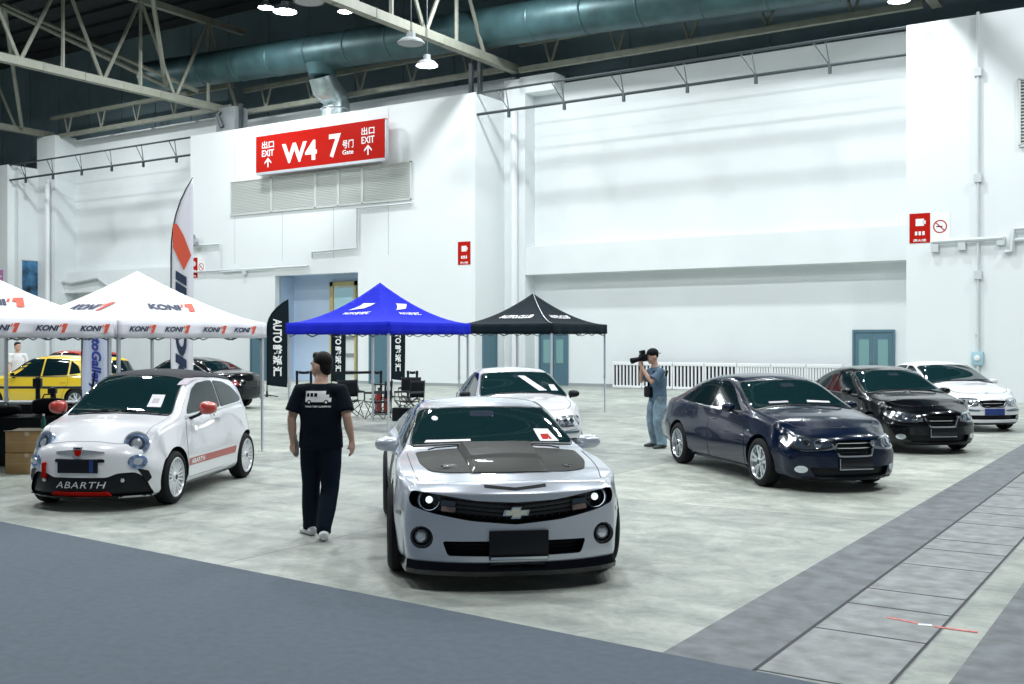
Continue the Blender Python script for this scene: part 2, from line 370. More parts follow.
# ---- the big red hall sign
YS = YB-.5
xa, da = PX(256, YS); xb, db = PX(385, YS)
z1 = ZZ(137, da); z0 = ZZ(173, da)
t = thing('hall_sign', 'long red exit sign reading W4 and gate 7 on top of the wall block', 'sign', ((xa+xb)/2, YS, z0))
wv = xb-xa; h = z1-z0
mb = MB(); mb.box((0, .09, h/2), (wv, .18, h)); mb.build('sign_board', 'red', t, smooth=0)
mb = MB(); mb.box((0, .1, -.06), (wv, .2, .12)); mb.box((wv/2+.02, .1, h/2-.05), (.05, .2, h)); mb.build('sign_rim', 'alu', t, smooth=0)
mb = MB(); ux, uz = (1, 0, 0), (0, 0, 1)
def sx(px): return PX(px, YS)[0]-(xa+xb)/2
def stx(s, p0, p1, v0, v1, **k):
    mb = MB()
    a, b = sx(p0), sx(p1); text_on(mb, s, ((a+b)/2, 0, h*(v0+v1)/2), ux, uz, b-a, h*(v1-v0), lift=.006, **k); mb.build('lettering', 'signwhite', t, smooth=0)
stx('W4', 282, 317, .16, .70, bold=.035); stx('7', 329, 341, .16, .78, bold=.03)
stx('号门', 342.5, 353.5, .36, .58, bold=.02); stx('Gate', 342.5, 353.5, .20, .32, bold=.02)
for p0, p1 in ((262, 274), (361.5, 374.5)):
    stx('出口', p0, p1, .64, .84, bold=.02); stx('EXIT', p0, p1, .42, .60, bold=.02)
    mb = MB(); c = sx((p0+p1)/2); mb.box((c, -.004, h*.22), (.07, .004, h*.2)); 
    mb.add([(c-.22, -.006, h*.26), (c, -.006, h*.38), (c+.22, -.006, h*.26), (c+.22, -.006, h*.21), (c, -.006, h*.32), (c-.22, -.006, h*.21)], [(0, 1, 4, 5), (1, 2, 3, 4)]); mb.build('arrow', 'signwhite', t, smooth=0)
for s in (-.42, -.14, .14, .42):
    mb = MB(); mb.box((s*wv, .34, h*.3), (.08, .36, .08)); mb.build('bracket', 'darksteel', t, smooth=0)

# ---- small wall signs
def hydrant_icon(mb, cx, cz, w, h, mi):
    mb.box((cx, -.013, cz+h*.18), (w*.5, .004, h*.30), mi=mi); mb.box((cx+w*.28, -.013, cz+h*.18), (w*.14, .004, h*.14), mi=mi)
    for s in (-.22, 0, .22): mb.box((cx+s*w, -.013, cz-h*.28), (w*.14, .004, h*.16), mi=mi)
def ring(mb, c, r, wd, mi, n=24, y=-.014):
    vs = []; 
    for j in range(n):
        a = 2*PI*j/n; vs += [(c[0]+r*math.cos(a), y, c[1]+r*math.sin(a)), (c[0]+(r-wd)*math.cos(a), y, c[1]+(r-wd)*math.sin(a))]
    mb.add(vs, [(2*j, 2*((j+1) % n), 2*((j+1) % n)+1, 2*j+1) for j in range(n)], mi)
def wall_sign(p0, p1, y0, y1, Y, label, nosmoke=True):
    xa, d = PX(p0, Y); xb, _ = PX(p1, Y); za, zb = ZZ(y1, d), ZZ(y0, d); wv, h = xb-xa, zb-za
    t = thing('safety_sign', label, 'sign', ((xa+xb)/2, Y, za)); split = wv*.02 if nosmoke else wv/2
    mb = MB(); mb.box(((-wv/2+split)/2, -.006, h/2), (wv/2+split, .012, h)); mb.build('red_panel', 'red', t, smooth=0)
    mb = MB(); cx = (-wv/2+split)/2; hw = (wv/2+split)*.8; hydrant_icon(mb, cx, h*.55, hw, h*.8, 0)
    mb.build('pictogram', 'signwhite', t, smooth=0)
    mb = MB(); text_on(mb, '消火栓', (cx, -.013, h*.09), (1, 0, 0), (0, 0, 1), hw*.8, h*.09, bold=.03); mb.build('caption', 'signwhite', t, smooth=0)
    if nosmoke:
        mb = MB(); mb.box(((wv/2+split)/2, -.006, h/2), (wv/2-split, .012, h)); mb.build('white_panel', 'signwhite', t, smooth=0)
        mb = MB(); c = ((wv/2+split)/2, h*.52); r = min(wv/2-split, h)*.36; ring(mb, c, r, r*.18, 0)
        mb.box((c[0], -.015, c[1]), (r*1.8, .003, r*.16), Matrix.Rotation(math.radians(45), 3, 'Y')); mb.box((c[0]-.02, -.0135, c[1]), (r*.9, .003, r*.15), mi=1)
        mb.build('no_smoking_ring', ['red', 'black'], t, smooth=0)
wall_sign(909.5, 950, 214, 243.5, YB, 'red fire hydrant sign with white no smoking panel on right block')
wall_sign(458, 470.5, 242, 265, YB, 'small all red fire sign near the corner of the middle block', False)
wall_sign(190, 205, 258, 278, YB, 'red and white no smoking sign beside the tall white feather flag')
# posters far left
xa, d = PX(22, YB+1.3); t = thing('wall_poster', 'tall dark blue poster hanging on the far left pillar side', 'poster', (XA+.46, YB+1.3, ZZ(306, d)))
M['posterblue'] = mat('poster_print', (.05, .16, .30), .4, noise=.9, nscale=1.4)
mb = MB(); hz = ZZ(262, d)-ZZ(306, d); mb.box((.02, 0, hz/2), (.04, 1.35, hz)); mb.build('print', 'posterblue', t, smooth=0)
for q in (hz+.03, -.03):
    mb = MB(); mb.box((.02, 0, q), (.08, 1.4, .06)); mb.build('hanging_bar', 'alu', t, smooth=0)
p = W(1, 285, YB); mb = MB(); mb.box((p.x-.8, YB-.02, p.z+.4), (2.1, .04, .95)); mb.box((p.x-.8, YB-.045, p.z+.5), (1.9, .01, .12), mi=1); mb.box((p.x-.8, YB-.045, p.z+.22), (1.5, .01, .1), mi=1)
tag(mb.build('wall_poster', [mat('poster_magenta', (.55, .22, .50), .5), 'signwhite'], smooth=0), 'pink poster at the far left edge beyond the white canopies', 'poster')

# ---- surface pipes and fittings on the blocks
def pipe(pts, Y, r, label, name='conduit', m='pipe', clips=()):
    t = MB(); P = [W(a, b, Y-r-.04) for a, b in pts]; t.tube(P, r, 8)
    o = tag(t.build(name, m), label, 'pipe')
    for a, b in clips:
        q = W(a, b, Y-.07); k = MB(); k.box((q.x, Y-.08, q.z), (.22, .15, .26)); k.build('clip_box', m, o, smooth=0)
    return o
pipe([(978, 12), (978, 372)], YB, .045, 'thin vertical conduit running up the right block', clips=[(978, 72), (978, 178), (978, 275)])
pipe([(932, 242), (1003, 238)], YB, .07, 'horizontal pipe on the right block below the hydrant sign', clips=[(935, 248), (962, 246), (1001, 241)])
pipe([(1005, 252), (1012, 251), (1014, 229), (1030, 228)], YB, .07, 'cranked pipe at the right edge on the right block')
pipe([(1014, 240), (1030, 239)], YB, .06, 'short pipe stub under the cranked pipe at the right edge')
pipe([(190, 246), (220, 244), (222, 272), (275, 268)], YB, .05, 'stepped conduit left of the gate beside the feather flag', clips=[(245, 272)])
pipe([(312, 258), (312, 252), (357, 248), (357, 208), (412, 203)], YB, .045, 'stepped conduit over the gate under the louvre band')
pipe([(190, 272), (308, 266)], YB, .05, 'long straight pipe at the lintel of the gate')
pipe([(524.5, 247), (524.5, 160)], YF, .05, 'dark thin conduit in the corner of the big recess', m='grey')
pipe([(514, 382), (514, 108)], YC, .16, 'thick white downpipe in the corner of the big recess', m='white')
pipe([(47.5, 382), (47.5, 180)], YC-.7, .14, 'thick white downpipe on the left pillar', m='white')
pipe([(58, 281), (72, 283), (98, 278), (112, 289)], YC, .09, 'sagging white hose along the left ledge', name='hose', m='pipe')
p = W(978, 352, YB); t = thing('alarm_box', 'small blue and grey alarm box at the foot of the conduit', 'box', (p.x, YB, p.z-.3))
mb = MB(); mb.box((0, -.08, .1), (.34, .16, .42)); mb.build('case', mat('light_blue_case', (.35, .55, .62), .4), t, bevel=.01)
mb = MB(); mb.lathe([(.09, -.165), (.09, -.19), (.04, -.2)], 14, 'Y', (0, 0, .12)); mb.build('dial', 'white', t)
mb = MB(); mb.tube([(0, -.05, .3), (.02, -.06, .6), (-.03, -.05, .85)], .035, 6); mb.build('cable', 'grey', t)
def camera_unit(px, py, label):
    p = W(px, py, YB); t = thing('wall_camera', label, 'camera', (p.x, YB, p.z))
    mb = MB(); mb.box((0, -.2, 0), (.08, .4, .08)); mb.build('arm', 'pipe', t, smooth=0)
    mb = MB(); mb.tube([(-.3, -.45, .05), (.3, -.4, 0)], .13, 12); mb.build('housing', 'grey', t)
    mb = MB(); mb.tube([(-.36, -.452, .06), (-.3, -.45, .05)], .09, 12); mb.build('lens', 'black', t)
camera_unit(196, 238, 'grey wall camera on an arm above the red and white sign'); camera_unit(199, 245, 'lower grey wall camera tucked under the first one')

# ---- light lattice rails spanning the recesses
def rail(xa, xb, label):
    t = thing('lattice_rail', label, 'rail', ((xa+xb)/2, YB+.15, TOPZ-.9)); L = xb-xa
    mb = MB(); mb.tube([(-L/2, 0, .88), (L/2, 0, .88)], .05, 6); mb.build('top_tube', 'darksteel', t)
    mb = MB(); mb.tube([(-L/2, 0, 0), (L/2, 0, 0)], .06, 6); mb.build('bottom_tube', 'darksteel', t)
    n = int(L/2.6)
    for i in range(n):
        x = -L/2+1.3+i*2.6
        mb = MB(); mb.tube([(x-.35, 0, .88), (x+.25, 0, 0)], .022, 5); mb.tube([(x+.1, 0, .88), (x+.25, 0, 0)], .022, 5); mb.box((x+.25, 0, -.14), (.1, .1, .3)); mb.build('strut', 'darksteel', t)
rail(XC2+.02, XD-.02, 'dark lattice rail bridging the top of the big white recess')
rail(XA+.02, XB-.02, 'dark lattice rail bridging the top of the left recess')

# ---- roof trusses (run along y), each one thing
def truss(X, y0, y1, zb, zt, label, name='roof_truss', step=4.0, m='steel', w=.34):
    t = thing(name, label, 'truss', (X, (y0+y1)/2, zb)); L = y1-y0; H = zt-zb
    mb = MB(); mb.box((0, 0, 0), (w, L, w)); 
    n = int(L/step)
    for i in range(n*2): mb.box((0, -L/2+(i+.5)*step/2, 0), (w+.03, .03, w+.03))
    mb.build('bottom_chord', m, t, smooth=0)
    mb = MB(); mb.box((0, 0, H), (w*.9, L, w*.9)); mb.build('top_chord', m, t, smooth=0)
    for i in range(n):
        a = -L/2+i*step
        for q in ((a, 0, a+step/2, H), (a+step/2, H, a+step, 0), (a+step/2, 0, a+step/2, H)):
            mb = MB(); mb.tube([(0, q[0], q[1]), (0, q[2], q[3])], .085, 6); mb.build('web_member', m, t)
    return t
truss(-24.7, 8, 38.3, 13.5, 17.4, 'cream roof truss ending above the corner of the middle block')
truss(-41.3, 10, 38.3, 13.5, 17.7, 'cream roof truss reaching the wall left of the red sign')
truss(-57.5, 12, 38.3, 14.1, 18.2, 'cream roof truss farthest left over the white canopies')
truss(-7.6, 10, 38.3, 13.4, 17.3, 'cream roof truss ending over the edge of the right block')
# wall-side truss along x with V struts
def xtruss(Y, zb, x0, x1, label, dark='steel', H=1.1, step=3.1):
    t = thing('wall_truss', label, 'truss', ((x0+x1)/2, Y, zb)); L = x1-x0
    mb = MB(); mb.box((0, 0, 0), (L, .22, .22)); mb.build('bottom_chord', dark, t, smooth=0)
    mb = MB(); mb.box((0, 0, H), (L, .2, .2)); mb.build('top_chord', dark, t, smooth=0)
    for i in range(int(L/step)):
        x = -L/2+step*(i+.5); mb = MB(); mb.tube([(x-.35, 0, H), (x, 0, 0)], .06, 6); mb.tube([(x+.35, 0, H), (x, 0, 0)], .06, 6); mb.build('v_strut', dark, t)
xtruss(38.0, 13.35, -24.3, -8.0, 'long horizontal wall truss above the big recess')
xtruss(38.0, 13.5, -40.9, -25.1, 'horizontal wall truss behind the duct over the red sign')
xtruss(38.0, 13.9, -57.1, -41.7, 'horizontal wall truss over the left recess')
xtruss(28.0, 18.2, -57.3, -8, 'high cross truss under the roof deck', H=.9)
xtruss(22.0, 18.2, -57.3, -8, 'nearest high cross truss under the roof deck', H=.9)
# wind braces seen at the upper left
for k, (a, b) in enumerate((((-57, 36, 14.2), (-49, 30, 18.3)), ((-49, 30, 18.3), (-42, 36, 14.3)), ((-42, 34, 14.2), (-36, 28, 18.4)), ((-42, 34, 14.2), (-48, 26, 18.4)))):
    mb = MB(); mb.tube([a, b], .11, 6); tag(mb.build('roof_brace', 'steel'), ['slanting roof brace leaving the farthest left truss', 'slanting roof brace meeting the truss left of the red sign', 'slanting roof brace rising rightwards from the truss left of the sign', 'slanting roof brace rising leftwards towards the camera'][k], 'brace')
# steel posts standing on the blocks
for k, x in enumerate((XC2-.75, XC2-.3, PX(241, YB+.8)[0])):
    mb = MB(); mb.box((x, YB+.8, (TOPZ+13.6)/2), (.16, .16, 13.6-TOPZ)); mb.box((x, YB+.8, TOPZ+.05), (.34, .34, .1)); tag(mb.build('steel_post', 'darksteel', smooth=0), ['dark post on the middle block corner, left of its pair', 'dark post on the middle block corner, right of its pair', 'dark post on the block left of the red sign'][k], 'post')
x, d = PX(545, YC); mb = MB(); mb.box((x-.4, YC+.45, 12.75), (1.7, .9, .7)); struct(mb.build('trim_7', 'wall', smooth=0))
x, d = PX(232, YB+1); t = thing('rooftop_box', 'grey equipment box standing on the block left of the exit sign', 'box', (x, YB+1, TOPZ+.03))
mb = MB(); mb.box((0, 0, .65), (1.3, .9, 1.3)); mb.build('case', 'grey', t, bevel=.02); mb = MB(); mb.tube([(-.3, -.5, 1.1), (-.35, -.62, .9), (-.1, -.55, .3)], .12, 8); mb.build('hose', 'darksteel', t)

# ---- ducts
t = thing('air_duct', 'long dark round air duct crossing under the roof', 'duct', (-33, YB+.2, 15.08))
mb = MB(); mb.tube([(-13, 0, .5), (50, 0, -1.9)], .80, 28); mb.build('duct_run', 'duct', t)
for i in range(26):
    x = -11+i*2.4; mb = MB(); mb.lathe([(.81, -.05), (.83, 0), (.81, .05)], 28, 'X', (x, 0, -.0381*x), closed=False); mb.build('seam_band', 'duct', t)
x, d = PX(322, YB+.2); dx = x+33
mb = MB(); mb.tube([(dx, 0, -.55), (dx, 0, -1.05)], [.75, .6], 20); mb.build('duct_collar', 'duct', t)
t2 = thing('duct_elbow', 'short bright kinked duct dropping onto the block behind the exit sign', 'duct', (x, YB+1.0, TOPZ+.004))
mb = MB(); mb.tube([(0, -.8, 1.85), (.02, -.6, 1.4), (.12, 0, .95), (.1, 0, .45), (.05, 0, 0)], [.62, .66, .62, .68, .66], 20); mb.build('bend', 'ductlight', t2)
mb = MB(); mb.lathe([(.7, .42), (.72, .46), (.7, .5)], 20, 'Z', (.09, 0, 0)); mb.build('clamp', 'alloy', t2)
t = thing('air_duct', 'second dark duct high at the upper left, partly lit', 'duct', (-50, 27, 17.4))
mb = MB(); mb.tube([(-12, 0, 0), (3, 0, .1), (9, -3, .2)], .9, 22); mb.build('duct_run', 'duct', t)

# ---- ceiling lamps (round high-bay lamps)
M['lampglow'] = mat('lamp_glow', (1, 1, 1), .5, emit=((.92, .98, 1), 30))
def lamp(p, label, r=.42, on=True):
    t = thing('high_bay_lamp', label, 'lamp', (p.x, p.y, p.z), 0, 'high bay lamps under the roof')
    mb = MB(); mb.lathe([(r, 0), (r*.97, .06), (r*.7, .17), (r*.35, .22), (r*.3, .42), (0, .44)], 20, 'Z', caps=False); mb.build('reflector', 'grey', t)
    mb = MB(); mb.lathe([(0, .03), (r*.9, .03), (r*.9, .01), (0, .01)], 20, 'Z'); mb.build('diffuser', 'lampglow' if on else 'grey', t)
    mb = MB(); mb.tube([(0, 0, .42), (0, 0, 19.15-p.z)], .02, 5); mb.build('drop_rod', 'darksteel', t)
lamp(D(285, 12, 44), 'twin lit lamp hanging at the top left of centre, right one', .5); lamp(D(266, 8, 46), 'twin lit lamp hanging at the top left of centre, left one', .35)
lamp(D(427, 66, 40), 'lit lamp hanging just below the long duct', .42)
lamp(D(411, 44, 38), 'unlit broad lamp hung on the truss beside the duct', .5, False)
lamp(D(309, 2, 40), 'broad unlit lamp at the top edge beside the twin lamps', .6, False)
lamp(D(345, 12, 43), 'small lamp between the twin lamps and the truss', .3)
lamp(D(899, 1, 34), 'lit lamp at the top edge right of centre', .35)
# =================================================================== FLOOR COVERINGS
def slab(name, pts, h, m, z0=0.0):
    mb = MB(); mb.prism([(p[0], p[1]) for p in pts], lambda u, v, k: Vector((u, v, z0+h*k))); return mb.build(name, m, smooth=0)
struct(slab('floor_channel_strip', [(-2.8, -3), (-2.2, -3), (-2.2, 30), (-2.8, 30)], .002, 'darkconcrete'))
struct(slab('floor_cover_strip', [(-2.2, -3), (-1.45, -3), (-1.45, 30), (-2.2, 30)], .003, 'midconcrete'))
struct(slab('floor_pale_strip', [(-1.45, -3), (-1.2, -3), (-1.2, 34), (-1.45, 34)], .002, 'concrete'))
struct(slab('floor_side_strip', [(-1.2, -3), (3.2, -3), (3.2, 22), (-1.2, 22)], .0025, 'darkconcrete'))
mb = MB()
y = 3.0
k = 0
while y < 20:
    mb.box((-1.83, y, .0035), (.74, .018, .002)); y += (.55, 1.1, .8)[k % 3]; k += 1
mb.box((-2.2, 12, .0035), (.025, 24, .002)); mb.box((-1.47, 12, .0035), (.02, 24, .002))
struct(mb.build('floor_cover_joint', mat('joint_dark', (.035, .04, .045), .8), smooth=0))
a = G(0, 522); b = G(815, 684); dv = (b-a).normalized(); nv = Vector((-dv.y, dv.x, 0)) 
if nv.dot(-a) < 0: nv = -nv
struct(slab('carpet', [a-dv*14, b+dv*5, b+dv*5+nv*14, a-dv*14+nv*14], .007, 'carpet'))
def tape(px0, py0, px1, py1, w, m, label):
    a, b = G(px0, py0), G(px1, py1); d = (b-a).normalized(); n = Vector((-d.y, d.x, 0))*w/2
    tag(slab('floor_tape', [a-n, b-n, b+n, a+n], .0015, m, .0045), label, 'tape')
M['tapered'] = mat('faded_red_tape', (.62, .16, .14), .5, noise=.4, nscale=30)
tape(888, 618, 918, 624, .035, 'tapered', 'faded red tape scrap on the floor, left of the white piece')
tape(918, 625, 932, 626, .045, 'white', 'short white tape piece between the faded red scraps')
tape(933, 627, 978, 633, .035, 'tapered', 'long faded red tape scrap right of the white piece')

# =================================================================== CAR KIT  (car frame: +x forward, +y to the car's left, z up)
def pchip(keys):
    xs = np.array([k[0] for k in keys], float); ys = np.array([k[1] for k in keys], float)
    h = np.diff(xs); dl = np.diff(ys)/h; n = len(xs); m = np.zeros(n)
    for i in range(1, n-1):
        if dl[i-1]*dl[i] > 0:
            w1 = 2*h[i]+h[i-1]; w2 = h[i]+2*h[i-1]; m[i] = (w1+w2)/(w1/dl[i-1]+w2/dl[i])
    m[0] = dl[0]; m[-1] = dl[-1]
    def f(x):
        x = min(max(x, xs[0]), xs[-1]); i = min(int(np.searchsorted(xs, x, side='right'))-1, n-2); i = max(i, 0)
        t = (x-xs[i])/h[i]; a = ys[i]; b = ys[i+1]
        return float((2*t**3-3*t**2+1)*a+(t**3-2*t**2+t)*h[i]*m[i]+(-2*t**3+3*t**2)*b+(t**3-t**2)*h[i]*m[i+1])
    return f
def sstep(a, b, x):
    t = min(1, max(0, (x-a)/(b-a))); return t*t*(3-2*t)
def round_path(cs, seg, arc=5):
    """cs: (y,z,r) corners; seg[i] subdivisions of straight i; fixed topology"""
    n = len(cs); out = []; ends = []
    for i, (y, z, r) in enumerate(cs):
        p = np.array((y, z), float)
        if i in (0, n-1): ends.append((p, p, [p])); continue
        a = np.array(cs[i-1][:2], float)-p; b = np.array(cs[i+1][:2], float)-p
        la, lb = np.linalg.norm(a)+1e-9, np.linalg.norm(b)+1e-9; t = min(r, .46*la, .46*lb)
        p0 = p+a/la*t; p1 = p+b/lb*t
        ends.append((p0, p1, [(1-s)**2*p0+2*s*(1-s)*p+s*s*p1 for s in [k/(arc-1) for k in range(arc)]]))
    for i in range(n):
        out += ends[i][2]
        if i < n-1:
            s0, s1 = ends[i][1], ends[i+1][0]
            for k in range(1, seg[i]): out.append(s0+(s1-s0)*k/seg[i])
    return out
def car_shell(P):
    F = {k: pchip(P[k]) for k in ('top', 'belt', 'wb', 'wm', 'ws', 'zf', 'crown', 'tum')}
    x0, x1 = P['x0'], P['x1']; re = P.get('re', .07)
    ledge = P.get('ledge', .025); zm = P.get('zm', .52)
    SEG = (6, 2, 4, 5, 2, 5, 14)
    def half(x):
        zt = F['top'](x); cr = F['crown'](x); zb = F['belt'](x); wb = F['wb'](x); zf = F['zf'](x); ws = F['ws'](x); wm = F['wm'](x)
        ze = zt-cr; zb = min(zb, ze-.02); tm = F['tum'](x)
        zmm = min(zm, zb-.12)
        cs = [(0, zf-.015, 0), (ws-.07, zf, .05), (ws, zf+.07, .05), (wm, zmm, .22), (wb, zb, P.get('rs', .06)), (wb-ledge, zb+.018, .02), (max(.1, wb-ledge-(ze-zb)*tm), ze, P.get('rr', .10)), (0, ze, 0)]
        pts = round_path(cs, SEG); ye = cs[6][0]; out = []
        istart = len(pts)-SEG[6]-1-5
        for i, p in enumerate(pts):
            z = p[1]
            if i >= istart: z += cr*max(0, 1-(p[0]/ye)**2)
            out.append((p[0], z))
        return out
    xs = []; th = [0, 15, 30, 45, 60, 75, 90]
    st = [(x1-re+re*math.sin(math.radians(t)), re*(1-math.cos(math.radians(t)))) for t in th]
    sr = [(x0+re-re*math.sin(math.radians(t)), re*(1-math.cos(math.radians(t)))) for t in reversed(th)]
    n = int((x1-x0-2*re)/.032)
    sts = sr + [(x0+re+(x1-x0-2*re)*i/n, 0) for i in range(1, n)] + st
    wf0 = P['fw'][0]; rw0 = P['rw'][0]
    pf = pchip(P['pf']); pr = pchip(P['pr'])
    def warp(v):
        x, y, z = v; a = abs(y)
        w = sstep(wf0, x1, x)
        if w > 0: x += w*(-P['fw'][1]*(a/P['fw'][3])**P['fw'][2] + pf(z))
        w = sstep(-rw0, -x0, -v[0])
        if w > 0: x -= w*(-P['rw'][1]*(a/P['rw'][3])**P['rw'][2] + pr(z))
        return (x, y, z)
    verts = []; faces = []; rings = []
    for x, ins in sts:
        h = half(x)
        if ins > 0:
            wmx = max(p[0] for p in h); zlo = min(p[1] for p in h); zhi = max(p[1] for p in h); zc = (zlo+zhi)/2
            h = [(p[0]*(wmx-ins)/wmx, zc+(p[1]-zc)*(1-ins/((zhi-zlo)/2))) for p in h]
        ring = [(x, -p[0], p[1]) for p in reversed(h[1:])]  # from top centre (-y) down to bottom
        ring = [(x, p[0], p[1]) for p in h] + [(x, -p[0], p[1]) for p in reversed(h[1:-1])]
        rings.append(len(verts)); verts += ring
    R = len(ring); nh = len(h)
    for a, b in zip(rings, rings[1:]):
        for j in range(R): faces.append((a+j, a+(j+1) % R, b+(j+1) % R, b+j))
    # end caps as rows from left to right
    for base, flip in ((rings[0], False), (rings[-1], True)):
        rows = []; K = 28
        for j in range(nh):
            L_ = base+j
            if j in (0, nh-1): rows.append([L_]*(K+1)); continue
            Rr = base+R-j; row = [L_]; x, y, z = verts[L_]
            for k in range(1, K):
                row.append(len(verts)); verts.append((x, y*(1-2*k/K), z))
            row.append(Rr); rows.append(row)
        for j in range(nh-1):
            for k in range(K):
                f = []
                for q in (rows[j][k], rows[j][k+1], rows[j+1][k+1], rows[j+1][k]):
                    if q not in f: f.append(q)
                if len(f) > 2: faces.append(tuple(f if not flip else reversed(f)))
    verts = [warp(v) for v in verts]
    return verts, faces

def inpoly(p, poly):
    x, y = p; c = False; n = len(poly)
    for i in range(n):
        x1, y1 = poly[i]; x2, y2 = poly[(i+1) % n]
        if (y1 > y) != (y2 > y) and x < (x2-x1)*(y-y1)/(y2-y1)+x1: c = not c
    return c
def rpoly(pts, r=.02, k=4):
    """round the corners of a 2D polygon; r may be a list"""
    n = len(pts); out = []
    for i, p in enumerate(pts):
        p = Vector(p); a = Vector(pts[i-1])-p; b = Vector(pts[(i+1) % n])-p
        rr = r[i] if isinstance(r, (list, tuple)) else r
        t = min(rr, .48*a.length, .48*b.length)
        if t < 1e-4: out.append(tuple(p)); continue
        p0 = p+a.normalized()*t; p1 = p+b.normalized()*t
        for j in range(k+1):
            s = j/k; q = (1-s)**2*p0+2*s*(1-s)*p+s*s*p1; out.append((q.x, q.y))
    return out
def ell(cx, cy, rx, ry, n=28, rot=0):
    c, s = math.cos(rot), math.sin(rot)
    return [(cx+rx*math.cos(2*PI*i/n)*c-ry*math.sin(2*PI*i/n)*s, cy+rx*math.cos(2*PI*i/n)*s+ry*math.sin(2*PI*i/n)*c) for i in range(n)]
def mirror(poly): return [(-u, v) for u, v in reversed(poly)]
def sym(half):  # polygon given for u>=0 from bottom to top -> full
    return [(u, v) for u, v in half] + [(-u, v) for u, v in reversed(half) if u > 1e-6]
def inset(poly, d):
    n = len(poly); ar = sum(poly[i][0]*poly[(i+1) % n][1]-poly[(i+1) % n][0]*poly[i][1] for i in range(n)); sg = 1 if ar > 0 else -1; out = []
    for i in range(n):
        p = Vector(poly[i]); a = (p-Vector(poly[i-1])); b = (Vector(poly[(i+1) % n])-p)
        if a.length < 1e-7 or b.length < 1e-7: out.append(tuple(p)); continue
        a.normalize(); b.normalize(); na = Vector((-a.y, a.x))*sg; nb = Vector((-b.y, b.x))*sg; m = na+nb
        if m.length < 1e-4: m = na
        m.normalize(); out.append(tuple(p+m*d/max(.5, m.dot(na))))
    return out
def stroke(pl, w, closed=False):
    """polyline -> strip polygon"""
    n = len(pl); L_, R_ = [], []
    for i in range(n):
        a = Vector(pl[max(0, i-1)]); b = Vector(pl[min(n-1, i+1)]); d = (b-a).normalized(); nn = Vector((-d.y, d.x))*w/2; p = Vector(pl[i])
        L_.append(tuple(p+nn)); R_.append(tuple(p-nn))
    return L_+R_[::-1]
def smooth_line(pts, n=8):
    out = []; P = [Vector(p) for p in pts]
    for i in range(len(P)-1):
        p0 = P[max(0, i-1)]; p1 = P[i]; p2 = P[i+1]; p3 = P[min(len(P)-1, i+2)]
        for k in range(n):
            t = k/n; q = .5*((2*p1)+(-p0+p2)*t+(2*p0-5*p1+4*p2-p3)*t*t+(-p0+3*p1-3*p2+p3)*t**3); out.append(tuple(q))
    out.append(tuple(P[-1])); return out
def smooth_poly(pts, n=6):
    P = [Vector(p) for p in pts]; m = len(P); out = []
    for i in range(m):
        p0, p1, p2, p3 = P[i-1], P[i], P[(i+1) % m], P[(i+2) % m]
        for k in range(n):
            t = k/n; q = .5*((2*p1)+(-p0+p2)*t+(2*p0-5*p1+4*p2-p3)*t*t+(-p0+3*p1-3*p2+p3)*t**3); out.append(tuple(q))
    return out

